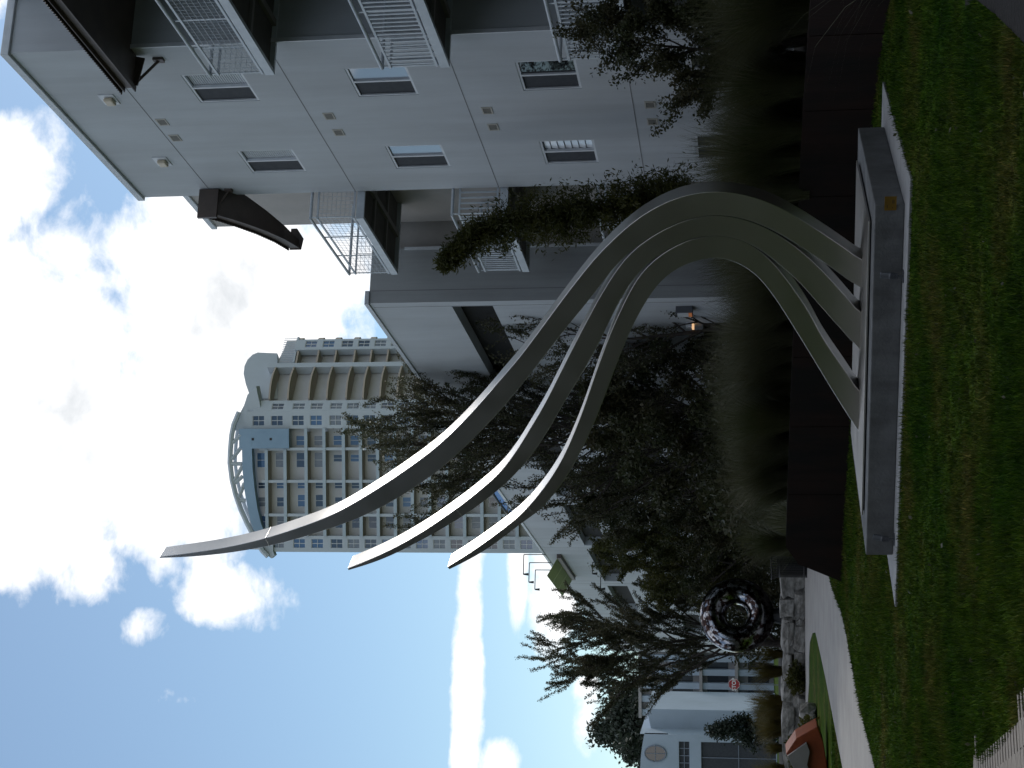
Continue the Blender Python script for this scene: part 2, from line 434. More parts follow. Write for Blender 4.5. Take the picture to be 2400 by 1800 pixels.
for i in range(-30, 60):
    for j in range(-12, 12):
        px, py = -2.2 + wd.x*.06*i*1.0 + wq.x*.33*(j + .5*(i % 2)), 9.9 + wd.y*.06*i + wq.y*.33*(j + .5*(i % 2))
        if py < 9.2 or py > 12.0 or not inpoly(px, py, WALK): continue
        if proto is None:
            proto = bs.build('paver', 'paver', walk); proto.location = (px, py, .009); proto.rotation_euler.z = math.atan2(wq.y, wq.x)
        else:
            linked(proto, 'paver', walk, (px, py, .009 + random.uniform(-.001, .001)), math.atan2(wq.y, wq.x))
DARK_GROUND = [(2.72, 12.2), (2.70, 11.7), (2.35, 10.7), (1.97, 9.7), (1.3, 8.4), (3.4, 7.6), (4.8, 9.6), (5.2, 12.4)]
b_ = MB(); b_.prism([(x, y, -.1) for x, y in DARK_GROUND], (0, 0, .106))
tag(b_.build('dark_ground_patch', 'dark_ground'), kind='structure')

# ------------------------------------------------------------------ pedestal and steel sculpture
PA, PB, PC, PE = (Vector(p) for p in ((2.98, 19.13, 0), (1.77, 16.74, 0), (-2.0, 18.58, 0), (-.80, 20.98, 0)))
ctr = (PA + PB + PC + PE) / 4
hx = (PB - PC).normalized(); wy = Vector((-hx.y, hx.x, 0))       # along the front, towards the back
LH, LW = 2.10, 1.335
def PF(s, t, z): return ctr + hx * s + wy * t + Vector((0, 0, z))
ped = thing('concrete_pedestal', ctr, 'low rectangular grey concrete pedestal under the tall steel sculpture', 'pedestal')
MB().box(PF, -LH, LH, -LW, LW, 0.03, .33).build('block', 'concrete', ped, bevel=.012)
MB().box(PF, -LH - .42, LH + .42, -LW - .42, LW + .42, -.1, .03).build('footing', 'footing', ped, bevel=.006)
ps = (Vector(gnd(2100, 556, .2)) - ctr).dot(hx)
pq = MB().box(PF, ps - .075, ps + .075, -LW - .012, -LW, .115, .235).build('plaque', 'plaque', ped)
pq['label'] = 'small square gold plaque on the pedestal front'
for i, (q, z, w) in enumerate(((-.03, .205, .03), (.02, .15, .04), (.02, .138, .04), (-.045, .15, .012))):
    MB().box(PF, ps + q - w/2, ps + q + w/2, -LW - .014, -LW - .0115, z, z + .006).build('engraved_line', 'plaque_mark', pq)

sc = thing('steel_sculpture', PF(0, 0, .33), 'tall brushed steel sculpture of three bundled beams arching over and sweeping up', 'sculpture')
MB().box(PF, -LH + .37, LH - .33, -LW + .37, LW - .37, .331, .346).build('gap_shadow_filler', 'black_metal', sc)  # dark filler stands in for the shadow gap under the plate
MB().box(PF, -LH + .33, LH - .29, -LW + .33, LW - .33, .346, .366).build('base_plate', 'brushed_steel', sc, bevel=.003)
FP0 = gnd(2012, 1011.7, .366)     # foot of the lowest beam: the front faces share one upright plane
def zz(ox, oy, L, k=4.424): return [(ox + x / k, oy + y / k) for x, y in L]
Z1, Z2, Z3, Z4, Z5, Z6, Z7, Z8 = (340, 1100), (740, 900), (1040, 600), (1300, 400), (1600, 420), (1700, 680), (1160, 850), (940, 1150)
BEAMS = [
 # outer edge of the front face, inner edge, from foot to tip
 (zz(*Z5, [(1850, 840), (1700, 725), (1500, 592), (1300, 462), (1050, 305), (850, 215), (650, 155), (500, 125), (340, 118)]) +
  zz(*Z4, [(1450, 225), (1250, 275), (1050, 372), (900, 458), (760, 565), (600, 720)]) +
  zz(*Z3, [(1575, 0), (1480, 130), (1350, 290), (1230, 450), (1090, 640), (950, 830), (800, 1040), (600, 1262), (430, 1470)]) +
  zz(*Z2, [(1900, 0), (1720, 190), (1500, 425), (1290, 625), (1100, 775), (900, 915), (700, 1050), (500, 1175), (300, 1292), (150, 1372)]) +
  zz(*Z1, [(2212, 358), (1950, 472), (1700, 566), (1500, 637), (1300, 700), (1100, 753), (900, 798), (700, 833), (500, 862), (300, 887), (150, 905)]),
  zz(*Z5, [(1837, 1135), (1650, 1000), (1520, 895), (1350, 785), (1250, 715), (1100, 620), (950, 530), (850, 480), (650, 405), (480, 366), (250, 360)]) +
  zz(*Z4, [(1350, 500), (1200, 560), (1050, 640), (920, 720), (800, 810), (720, 880), (640, 965), (560, 1065), (480, 1175)]) +
  zz(*Z3, [(1640, 310), (1520, 450), (1420, 565), (1300, 705), (1150, 900), (1000, 1095), (870, 1260), (700, 1470), (560, 1640)]) +
  zz(*Z2, [(1950, 220), (1720, 480), (1520, 685), (1300, 880), (1100, 1025), (900, 1158), (700, 1270), (500, 1370), (250, 1470)]) +
  zz(*Z1, [(2212, 490), (1950, 600), (1700, 688), (1500, 745), (1200, 815), (1000, 850), (800, 878), (600, 900), (400, 914), (150, 921)])),
 (zz(*Z5, [(1837, 1388), (1740, 1272), (1600, 1112), (1480, 975), (1350, 850), (1250, 760), (1100, 645), (950, 545), (850, 492), (650, 414), (480, 376), (250, 369)]) +
  zz(*Z4, [(1350, 510), (1200, 572), (1050, 655), (920, 735), (800, 832), (720, 915), (640, 1025), (560, 1150), (480, 1285), (400, 1425)]) +
  zz(*Z3, [(1530, 560), (1440, 755), (1330, 965), (1200, 1225), (1090, 1450)]) +
  zz(*Z7, [(745, 0), (600, 285), (480, 495), (380, 655), (250, 875), (130, 1050), (0, 1200)]) +
  zz(*Z2, [(1780, 1035), (1600, 1190), (1400, 1335), (1200, 1475), (1000, 1600)]) +
  [(916, 1289), (862, 1313.5), (814.8, 1332)],
  zz(*Z6, [(1384, 625), (1330, 552), (1150, 350), (1000, 188), (850, 0)]) +
  zz(*Z5, [(1500, 1390), (1350, 1215), (1170, 1030), (1050, 920), (900, 795), (750, 692), (600, 618), (470, 583), (250, 573)]) +
  zz(*Z4, [(1400, 698), (1250, 765), (1100, 850), (950, 965), (850, 1065), (770, 1180), (700, 1300), (650, 1395)]) +
  zz(*Z3, [(1740, 630), (1650, 825), (1560, 1005), (1440, 1205), (1340, 1385)]) +
  zz(*Z7, [(940, 0), (850, 160), (760, 325), (640, 555), (500, 790), (380, 965), (200, 1175)]) +
  zz(*Z2, [(2000, 1010), (1850, 1138), (1600, 1325), (1400, 1450), (1200, 1565)]) +
  [(916, 1303.5), (862, 1324), (816, 1337)]),
 (zz(*Z6, [(1381, 1050), (1290, 902), (1100, 635), (950, 405)]) +
  zz(*Z5, [(1350, 1430), (1250, 1280), (1150, 1135), (1050, 1000), (950, 873), (850, 770), (700, 668), (600, 615), (470, 588), (250, 580)]) +
  zz(*Z4, [(1400, 706), (1250, 776), (1100, 868), (950, 990), (870, 1090), (800, 1205), (740, 1325), (690, 1430), (640, 1535), (590, 1645)]) +
  zz(*Z3, [(1690, 895), (1610, 1110), (1530, 1340), (1425, 1650)]) +
  zz(*Z7, [(1000, 230), (920, 445), (840, 675), (760, 875), (650, 1090), (520, 1285), (400, 1435), (250, 1600)]) +
  zz(*Z8, [(1350, 160), (1200, 292), (1000, 442), (800, 588), (650, 688), (478, 792)]),
  zz(*Z6, [(1380, 1472), (1310, 1358), (1200, 1190), (1000, 862), (800, 530), (600, 210), (460, 0)]) +
  zz(*Z5, [(1100, 1480), (1000, 1310), (900, 1150), (800, 1020), (680, 920), (560, 852), (450, 815), (300, 800)]) +
  zz(*Z4, [(1450, 928), (1300, 990), (1150, 1085), (1050, 1190), (980, 1300), (900, 1440), (830, 1560)]) +
  zz(*Z3, [(1960, 720), (1880, 900), (1800, 1100), (1720, 1320), (1600, 1640)]) +
  zz(*Z7, [(1190, 220), (1100, 450), (1020, 650), (920, 870), (800, 1095), (680, 1280), (560, 1430), (450, 1560)]) +
  zz(*Z8, [(1500, 130), (1300, 295), (1100, 455), (900, 605), (700, 722), (500, 818)])),
]
def resample(P, n, sig):
    P = np.array(P); d = np.r_[0, np.cumsum(np.linalg.norm(np.diff(P, axis=0), axis=1))]
    s = np.linspace(0, d[-1], n)
    Q = np.stack([np.interp(s, d, P[:, k]) for k in range(P.shape[1])], 1)
    w = int(sig * 3); ker = np.exp(-.5 * (np.arange(-w, w + 1) / sig) ** 2); ker /= ker.sum()
    out = np.zeros_like(Q)
    for k in range(Q.shape[1]):
        pre = 2 * Q[0, k] - Q[w:0:-1, k]; post = 2 * Q[-1, k] - Q[-2:-w-2:-1, k]
        out[:, k] = np.convolve(np.r_[pre, Q[:, k], post], ker, 'valid')
    return out
beam_lab = ['outermost beam with the longest arm reaching highest', 'middle beam of the three', 'innermost beam with the lowest tip']
NS = 110
for bi, (Mp, Ip) in enumerate(BEAMS):
    rows = []
    for L0 in (Mp, Ip):
        L = [L0[0]]; hd = None
        for p in L0[1:]:
            v = Vector((p[0] - L[-1][0], p[1] - L[-1][1]))
            if v.length < 14: continue
            if hd is not None and v.normalized().dot(hd) < .80: continue
            hd = v.normalized(); L.append(p)
        if Vector(L[-1]).lerp(Vector(L0[-1]), 1) != Vector(L[-1]): L[-1] = L0[-1]
        P = [on_plane(x, y, FP0, wy) for x, y in L]
        P2 = [((p - FP0).dot(hx), p.z) for p in P]
        rows.append(resample(P2, 400, 7))
    # pair the two edges square across the beam, then even the spacing out
    Ma, Ib = rows
    near = np.array([np.argmin(((Ib - p) ** 2).sum(1)) for p in Ma], float)
    near = np.maximum.accumulate(near)
    near[:12] = np.linspace(0, near[12], 12); near[-12:] = np.linspace(near[-13], 399, 12)
    kern = np.ones(25) / 25
    nb = np.convolve(np.r_[2 * near[0] - near[12:0:-1], near, 2 * near[-1] - near[-2:-14:-1]], kern, 'valid')
    nb = np.clip(np.maximum.accumulate(nb), 0, 399); nb[0] = 0; nb[-1] = 399
    Bf = np.stack([np.interp(nb, np.arange(400), Ib[:, k]) for k in (0, 1)], 1)
    pick = np.linspace(0, 399, NS).round().astype(int)
    A, B = Ma[pick].copy(), Bf[pick].copy()
    A[:, 1] = np.maximum(A[:, 1], .366); B[:, 1] = np.maximum(B[:, 1], .366); A[0, 1] = B[0, 1] = .36
    q = MB()
    for i in range(NS):
        u = i / (NS - 1); D = .36 if u < .5 else .36 - (.12, .06, .05)[bi] * ((u - .5) / .5)
        for back in (0, 1):
            for row in (A, B):
                q.v.append(FP0 + hx * row[i, 0] + wy * (D * back) + Vector((0, 0, row[i, 1] - FP0.z)))
    for i in range(NS - 1):
        k = 4 * i
        for a_, c_ in ((0, 1), (1, 3), (3, 2), (2, 0)):
            q.f.append((k + a_, k + c_, k + 4 + c_, k + 4 + a_))
    q.f.append((0, 1, 3, 2)); k = 4 * (NS - 1); q.f.append((k, k + 1, k + 3, k + 2))
    bo = q.build('beam', 'brushed_steel', sc, smooth=True)
    bo['label'] = beam_lab[bi]
    bv = bo.modifiers.new('bevel', 'BEVEL'); bv.width = .007; bv.segments = 2; bv.limit_method = 'ANGLE'; bv.angle_limit = R(50)
    bv.harden_normals = True
    # hairline weld round the arm
    j = int(NS * (.86, .80, .83)[bi]); u = j / (NS - 1); D = .36 - (.12, .06, .05)[bi] * ((u - .5) / .5)
    c4 = [FP0 + hx * row[j, 0] + wy * (D * bk) + Vector((0, 0, row[j, 1] - FP0.z)) for bk, row in ((0, A), (1, A), (1, B), (0, B))]
    MB().tube(c4 + [c4[0]], .004, 6).build('weld_seam', 'brushed_steel', bo)

for i, (x, y, lab) in enumerate(((2098, 655, 'small bullet spotlight at the middle of the pedestal front'), (2072, 1247, 'small bullet spotlight near the left corner of the pedestal front'))):
    p = gnd(x + 22, y, .03); s0 = (p - ctr).dot(hx)
    base = PF(s0, -LW - .13, .03)
    sp = thing('spotlight', base, lab, 'spotlight', 'spotlights on the pedestal footing')
    d = (Vector((0, 0, 1)) * .9 + wy * .25).normalized()
    MB().box(PF, s0 - .06, s0 + .06, -LW - .17, -LW - .09, .030, .042).build('bracket', 'grey_metal', sp)
    c0 = PF(s0, -LW - .13, .042)
    MB().tube([c0, c0 + Vector((0, 0, .05))], .012, 8).build('stem', 'grey_metal', sp)
    c1 = c0 + Vector((0, 0, .05))
    bd = MB()
    prof = [(0, .030), (.012, .034)]
    for k in range(5): prof += [(.015 + k*.012, .026), (.019 + k*.012, .036), (.023 + k*.012, .036)]
    prof += [(.085, .034), (.17, .038)]
    bd.tube([c1 + d * a_ for a_, r_ in prof], [r_ for a_, r_ in prof], 14)
    bd.build('housing', 'grey_metal', sp)
    MB().tube([c1 + d * .165, c1 + d * .174], .033, 14).build('lens', 'glass_sky', sp)

# ------------------------------------------------------------------ apartment block on the right
AO = Vector((5.945, 26.71, 0)); AA = Vector((-.28007, .95998, 0)).normalized(); AB = Vector((-AA.y, AA.x, 0))
def BF(s, t, z): return AO + AA * s + AB * t + Vector((0, 0, z))       # along the wall, outwards, up
def on_t(x, y, t):
    p = on_plane(x, y, AO + AB * t, AB) - AO
    return Vector((p.dot(AA), t, p.z))
def facade(q, F, s0, s1, z0, z1, t, holes, depth, rev=None):
    """wall sheet with openings and their reveals; holes (s0,s1,z0,z1)"""
    S = sorted({s0, s1, *[h[0] for h in holes], *[h[1] for h in holes]}); Z = sorted({z0, z1, *[h[2] for h in holes], *[h[3] for h in holes]})
    S = [s for s in S if s0 <= s <= s1]; Z = [z for z in Z if z0 <= z <= z1]
    for i in range(len(S) - 1):
        for j in range(len(Z) - 1):
            cs, cz = (S[i] + S[i+1]) / 2, (Z[j] + Z[j+1]) / 2
            if any(h[0] < cs < h[1] and h[2] < cz < h[3] for h in holes): continue
            q.poly([F(S[i], t, Z[j]), F(S[i+1], t, Z[j]), F(S[i+1], t, Z[j+1]), F(S[i], t, Z[j+1])])
    r = rev or q
    for h in holes:
        a, b, c, d = h; e = t - depth
        r.poly([F(a, t, c), F(b, t, c), F(b, e, c), F(a, e, c)]); r.poly([F(a, t, d), F(b, t, d), F(b, e, d), F(a, e, d)])
        r.poly([F(a, t, c), F(a, t, d), F(a, e, d), F(a, e, c)]); r.poly([F(b, t, c), F(b, t, d), F(b, e, d), F(b, e, c)])
LA = 6.55; TB = -1.15; ZR = 14.52
JOINTS = [3.70, 6.77, 9.84, 12.95]
apt = thing('apartment_building', BF(0, 0, 0), 'four storey white stucco apartment block with railed balconies on the right', 'building')
WINS = []
for zt, zb in ((11.75, 10.60), (8.71, 7.58), (5.64, 4.57), (2.62, 1.54)):
    for s0, s1 in ((1.08, 2.20), (4.37, 5.46)): WINS.append((s0, s1, zb, zt))
q = MB(); facade(q, BF, 0, LA, 0, ZR, 0, WINS, .09)
q.poly([BF(0, 0, 0), BF(0, 0, ZR), BF(0, TB, ZR), BF(0, TB, 0)]); q.poly([BF(LA, 0, 0), BF(LA, 0, ZR), BF(LA, TB, ZR), BF(LA, TB, 0)])
q.poly([BF(0, 0, ZR), BF(LA, 0, ZR), BF(LA, TB, ZR), BF(0, TB, ZR)])
q.build('wall', 'stucco_white', apt)
q = MB(); FARWIN = [(7.2, 8.6, z + .1, z + 1.95) for z in (JOINTS[0], JOINTS[1], JOINTS[2])]
NEARDOOR = [(-2.6, -1.0, z + .1, z + 2.15) for z in (.75, JOINTS[0], JOINTS[1], JOINTS[2])]
facade(q, BF, LA, 11.15, 0, ZR, TB, FARWIN, .1)
q.poly([BF(11.15, TB, 0), BF(11.15, TB, ZR), BF(11.15, -7, ZR), BF(11.15, -7, 0)])
q.build('recessed_wall', 'stucco_taupe', apt)
q = MB(); facade(q, BF, -12, 0, 0, ZR, TB, NEARDOOR, .1)
q.build('recessed_wall', 'stucco_grey', apt)
q = MB(); q.box(BF, -12, 11.15, -9, TB - .12, 0, ZR - .01); q.build('core', 'stucco_grey', apt)
for (s0, s1, z0, z1) in FARWIN + NEARDOOR:
    w = MB()
    for bx in ((s0, s1, z0, z0 + .06), (s0, s1, z1 - .06, z1), (s0, s0 + .06, z0 + .06, z1 - .06), (s1 - .06, s1, z0 + .06, z1 - .06), ((s0+s1)/2 - .03, (s0+s1)/2 + .03, z0 + .06, z1 - .06)):
        w.box(BF, bx[0], bx[1], TB - .07, TB - .02, bx[2], bx[3])
    wo_ = w.build('balcony_door', 'white_paint', apt)
    MB().box(BF, s0 + .05, s1 - .05, TB - .06, TB - .05, z0 + .05, z1 - .05).build('pane', 'glass_dark', wo_)
# copings
MB().box(BF, -.06, LA + .06, TB + .05, .06, ZR, ZR + .15).build('coping', 'coping', apt, bevel=.01)
MB().box(BF, LA + .07, 11.2, TB - .4, TB + .05, ZR, ZR + .14).build('coping', 'coping', apt, bevel=.01)
MB().box(BF, -12, -.07, TB - .4, TB + .05, ZR, ZR + .14).build('coping', 'coping', apt, bevel=.01)
for z in JOINTS:
    MB().box(BF, .002, LA - .002, .0, .004, z - .008, z + .008).build('control_joint', 'joint', apt)
MB().box(BF, -.03, .0, -.06, .015, .8, ZR - 1.8).build('corner_bead', 'white_paint', apt)
panes = ['blind', 'blind', 'glass_sky', 'glass_sky', 'glass_dark', 'blind', 'glass_dark', 'screen']
for i, (s0, s1, z0, z1) in enumerate(WINS):
    sm = (s0 + s1) / 2
    w = MB()
    for bx in ((s0, s1, z0, z0 + .045), (s0, s1, z1 - .045, z1), (s0, s0 + .04, z0 + .045, z1 - .045), (s1 - .04, s1, z0 + .045, z1 - .045), (sm - .03, sm + .02, z0 + .045, z1 - .045)):
        w.box(BF, bx[0], bx[1], -.07, -.012, bx[2], bx[3])
    wo_ = w.build('window', 'white_paint', apt)
    if panes[i] == 'blind':
        bl = MB()
        nsl = 24 if i < 2 else 7
        for k in range(nsl):
            zz0 = z0 + .05 + (z1 - z0 - .1) * k / nsl
            bl.hexa([BF(s0 + .04, -.085, zz0), BF(sm - .03, -.085, zz0), BF(sm - .03, -.065, zz0 + .012), BF(s0 + .04, -.065, zz0 + .012),
                     BF(s0 + .04, -.085, zz0 + (z1-z0-.1)/nsl*.9), BF(sm - .03, -.085, zz0 + (z1-z0-.1)/nsl*.9), BF(sm - .03, -.080, zz0 + (z1-z0-.1)/nsl*.95), BF(s0 + .04, -.080, zz0 + (z1-z0-.1)/nsl*.95)])
        bl.build('blind', 'blind', wo_)
    else:
        MB().box(BF, s0 + .03, sm - .02, -.055, -.045, z0 + .03, z1 - .03).build('pane', panes[i], wo_)
    MB().box(BF, sm + .01, s1 - .03, -.05, -.04, z0 + .03, z1 - .03).build('insect_screen', 'screen', wo_)
    MB().box(BF, sm + .01, s1 - .03, -.10, -.092, z0 + .03, z1 - .03).build('pane', 'glass_dark', wo_)
for z in (12.78, 9.47, 6.43, 3.39):
    for s in (2.94, 3.66):
        v = MB()
        for bx in ((-.14, .14, -.10, -.075), (-.14, .14, .075, .10), (-.14, -.115, -.075, .075), (.115, .14, -.075, .075)):
            v.box(BF, s + bx[0], s + bx[1], 0, .012, z + bx[2], z + bx[3])
        vo = v.build('vent', 'vent_cream', apt)
        MB().box(BF, s - .115, s + .115, .0, .006, z - .075, z + .075).build('vent_back', 'vent_dark', vo)
        sl_ = MB()
        for k in range(5): sl_.box(BF, s - .099 + k*.046, s - .085 + k*.046, .006, .009, z - .075, z + .075)
        sl_.build('louvre', 'vent_cream', vo)
for s in (1.90, 4.72):
    l = MB(); l.box(BF, s - .20, s + .20, 0, .02, 13.42 - .13, 13.42 + .17)
    lo = l.build('wall_light', 'white_paint', apt, bevel=.006)
    MB().box(BF, s - .12, s + .12, .02, .10, 13.42 - .09, 13.42 + .09).build('lens', 'lamp_lens', lo, bevel=.03)

def balcony(s0, s1, zb, zt, kind, post_n):
    T = .60
    bal = MB()
    bal.box(BF, s0, s1, T - .07, T, zb, zb + .16)
    bal.box(BF, s0, s0 + .07, TB, T - .07, zb, zb + .16); bal.box(BF, s1 - .07, s1, TB, T - .07, zb, zb + .16)
    bo = bal.build('balcony', 'rail_paint', apt)
    MB().box(BF, s0 + .07, s1 - .07, TB, T - .07, zb + .09, zb + .15).build('deck', 'dark_soffit', bo)
    j = MB(); sm = (s0 + s1) / 2
    j.box(BF, s0 + .07, s1 - .07, -.42, -.30, zb + .02, zb + .09)
    for k in range(1, 3):
        ss = s0 + (s1 - s0) * k / 3; j.box(BF, ss - .05, ss + .05, -.30, T - .07, zb + .035, zb + .09); j.box(BF, ss - .05, ss + .05, TB, -.42, zb + .035, zb + .09)
    j.build('joist', 'soffit_frame', bo)
    r = MB()
    r.tube([BF(s0, T - .03, zt), BF(s1, T - .03, zt)], .032, 10)
    for s in (s0 + .03, s1 - .03): r.tube([BF(s, TB + .02, zt), BF(s, T - .03, zt)], .032, 10)
    r.build('handrail', 'rail_paint', bo, smooth=False)
    zm, zl = zt - .15, zb + .22
    r = MB()
    for z in (zm, zl):
        r.box(BF, s0, s1, T - .045, T - .02, z - .02, z + .02)
        for s in (s0 + .015, s1 - .04): r.box(BF, s, s + .025, TB, T - .046, z - .02, z + .02)
    r.build('rail', 'rail_paint', bo)
    for k in range(post_n + 1):
        s = s0 + .02 + (s1 - s0 - .04) * k / post_n
        MB().box(BF, s - .02, s + .02, T - .062, T - .0465, zb + .16, zt).build('post', 'rail_paint', bo)
    if kind == 'bars':
        first = None; n = int((s1 - s0) / .125)
        for k in range(1, n):
            s = s0 + (s1 - s0) * k / n
            if first is None:
                first = MB().box(BF, s - .018, s + .018, T - .04, T - .026, zl + .02, zm - .02).build('bar', 'rail_paint', bo); sf = s
            else: linked(first, 'bar', bo, AA * (s - sf))
        for se in (s0 + .02, s1 - .035):
            f2 = None
            for k in range(1, 14):
                t = TB + (T - .05 - TB) * k / 14
                if f2 is None: f2 = MB().box(BF, se, se + .014, t - .018, t + .018, zl + .02, zm - .02).build('bar', 'rail_paint', bo); tf = t
                else: linked(f2, 'bar', bo, AB * (t - tf))
    else:
        g = MB()
        n = int((s1 - s0) / .10)
        for k in range(1, n): s = s0 + (s1 - s0) * k / n; g.box(BF, s - .003, s + .003, T - .037, T - .031, zl, zm)
        for k in range(1, 8): z = zl + (zm - zl) * k / 8; g.box(BF, s0, s1, T - .031, T - .025, z - .003, z + .003)
        for se in (s0 + .02, s1 - .035):
            for k in range(1, 18): t = TB + (T - .05 - TB) * k / 18; g.box(BF, se, se + .006, t - .003, t + .003, zl, zm)
            for k in range(1, 8): z = zl + (zm - zl) * k / 8; g.box(BF, se + .006, se + .012, TB, T - .05, z - .003, z + .003)
        tag(g.build('wire_mesh', 'rail_paint', bo), kind='stuff')
    return bo
balcony(-3.7, .06, 9.645, 10.80, 'mesh', 4); balcony(-3.7, .04, 6.58, 7.75, 'bars', 2); balcony(-3.7, .02, 3.50, 4.70, 'bars', 2)
balcony(6.60, 10.05, 9.645, 10.80, 'mesh', 3); balcony(6.60, 10.05, 6.58, 7.75, 'bars', 1); balcony(6.60, 10.05, 3.50, 4.70, 'bars', 1)

# rust brown metal canopies over the top balconies
def corrugated(q, S, Zs, t0, t1, per=.075, amp=.018):
    L = 0; A = []; B = []
    for i in range(len(S) - 1):
        ln = math.hypot(S[i+1]-S[i], Zs[i+1]-Zs[i]); n = max(2, int(ln / (per / 4)))
        for k in range(n):
            u = k / n; s = S[i] + (S[i+1]-S[i]) * u; z = Zs[i] + (Zs[i+1]-Zs[i]) * u
            d = amp * math.sin(2 * math.pi * (L + ln * u) / per)
            A.append(BF(s, t0 if not hasattr(t0, '__len__') else t0[i] + (t0[i+1] - t0[i]) * u, z + d)); B.append(BF(s, t1, z + d))
        L += ln
    q.ribbon(A, B)
can = MB(); corrugated(can, [-4.2, .36], [12.50, 12.50], TB, .72)
co = can.build('canopy', 'brown_steel', apt)
f = MB(); f.box(BF, -4.2, .33, .58, .60, 12.24, 12.46); f.box(BF, -4.2, .33, .60, .68, 12.24, 12.26); f.box(BF, -4.2, .33, .60, .68, 12.44, 12.46)
f.build('channel', 'brown_steel', co)
MB().box(BF, -4.2, .27, TB, .58, 12.28, 12.44).build('underside', 'brown_steel', co)
MB().prism([BF(.30, .58, 12.44), BF(.30, .58, 12.20), BF(.30, .06, 12.12), BF(.30, .02, 12.28), BF(.30, .02, 12.44)], AA * -.03).build('end_plate', 'brown_steel', co)
p1 = on_t(372, 138, .0)
MB().tube([BF(.33, .50, 12.25), BF(p1.x, .04, p1.z)], .026, 8).build('strut', 'brown_steel', co)
MB().box(BF, p1.x - .07, p1.x + .07, 0, .05, p1.z - .09, p1.z + .09).build('strut_foot', 'brown_steel', co)
CS = [6.22, 6.45, 6.8, 7.2, 7.7, 8.25]; CZ = [12.95, 12.72, 12.44, 12.16, 11.90, 11.72]
CT = [-.2, -.15, -.02, .12, .27, .40]
can = MB(); corrugated(can, CS, CZ, CT, .66, .07, .015)
co = can.build('canopy', 'brown_steel', apt)
q = MB()
for i in range(len(CS) - 1):
    q.hexa([BF(CS[i], .55, CZ[i] - .24), BF(CS[i+1], .55, CZ[i+1] - .24), BF(CS[i+1], .60, CZ[i+1] - .24), BF(CS[i], .60, CZ[i] - .24),
            BF(CS[i], .55, CZ[i] - .02), BF(CS[i+1], .55, CZ[i+1] - .02), BF(CS[i+1], .60, CZ[i+1] - .02), BF(CS[i], .60, CZ[i] - .02)])
q.build('channel', 'brown_steel', co)
q = MB()
for i in range(len(CS) - 1):
    q.hexa([BF(CS[i], CT[i], CZ[i] - .20), BF(CS[i+1], CT[i+1], CZ[i+1] - .20), BF(CS[i+1], .55, CZ[i+1] - .20), BF(CS[i], .55, CZ[i] - .20),
            BF(CS[i], CT[i], CZ[i] - .05), BF(CS[i+1], CT[i+1], CZ[i+1] - .05), BF(CS[i+1], .55, CZ[i+1] - .05), BF(CS[i], .55, CZ[i] - .05)])
q.build('underside', 'brown_steel', co)
MB().box(BF, 6.16, 6.24, .02, .66, 12.72, 13.14).build('end_plate', 'brown_steel', co)
MB().prism([BF(8.25, .62, 11.72), BF(8.25, .62, 11.46), BF(8.25, .36, 11.42), BF(8.25, .12, 11.58), BF(8.25, .12, 11.72)], AA * .03).build('end_plate', 'brown_steel', co)
p1 = on_t(536, 444, 0)
MB().tube([BF(6.3, .42, 12.78), BF(p1.x, .04, p1.z)], .024, 8).build('strut', 'brown_steel', co)
MB().box(BF, p1.x - .06, p1.x + .06, 0, .05, p1.z - .08, p1.z + .08).build('strut_foot', 'brown_steel', co)

# ------------------------------------------------------------------ long white wing behind, with the grey end wall
TW = .90; SW = 11.16; ZW = 10.58
wing = thing('parking_garage', BF(SW, TW, 0), 'long white low building with a grey end wall and dark slot openings behind the trees', 'building')
HOL = []
for (s0, s1) in ((11.5, 18.6), (20.0, 23.4), (24.7, 32.9), (34.3, 42.6), (43.8, 52.0), (53.4, 61.6), (63.0, 71.2)):
    HOL.append((s0, s1, 7.65, 8.63))
    if s0 > 19: HOL.append((s0, s1, 4.55, 5.55))
HOL.append((13.05, 15.6, .6, 2.75))
q = MB(); facade(q, BF, SW, 80, 0, ZW, TW, HOL, .38)
q.poly([BF(SW, TW, ZW), BF(80, TW, ZW), BF(80, TW - 14, ZW), BF(SW, TW - 14, ZW)]); q.poly([BF(80, TW, 0), BF(80, TW, ZW), BF(80, TW - 14, ZW), BF(80, TW - 14, 0)])
q.build('wall', 'stucco_white', wing)
q = MB(); q.poly([BF(SW, TW, 0), BF(SW, TW, ZW), BF(SW, -.47, ZW), BF(SW, -.47, 0)]); q.poly([BF(SW, -.47, 0), BF(SW, -.47, ZW), BF(SW + .2, -.47, ZW), BF(SW + .2, -.47, 0)])
q.build('end_wall', 'stucco_grey', wing)
q = MB(); q.poly([BF(SW + .2, -.47, 0), BF(SW + .2, -.47, ZW), BF(SW + .2, TB - .3, ZW), BF(SW + .2, TB - .3, 0)]); q.build('return_wall', 'stucco_taupe', wing)
MB().box(BF, SW - .03, SW, -.50, -.43, .8, ZW - .8).build('edge_trim', 'white_paint', wing)
MB().box(BF, SW - .004, SW, .585, .60, .5, ZW - .05).build('control_joint', 'joint', wing)
MB().box(BF, SW + .30, SW + .315, TW, TW + .004, .5, ZW - .05).build('control_joint', 'joint', wing)
for s in (33.6, 43.2, 52.7):
    MB().box(BF, s, s + .03, TW, TW + .004, .5, ZW - .05).build('control_joint', 'joint', wing)
for h in HOL:
    MB().poly([BF(h[0] - .05, TW - .37, h[2] - .05), BF(h[1] + .05, TW - .37, h[2] - .05), BF(h[1] + .05, TW - .37, h[3] + .05), BF(h[0] - .05, TW - .37, h[3] + .05)]).build('slot_opening', 'opening_dark', wing)
MB().box(BF, SW - .04, 80, TW - .3, TW + .04, ZW, ZW + .10).build('coping', 'coping', wing)
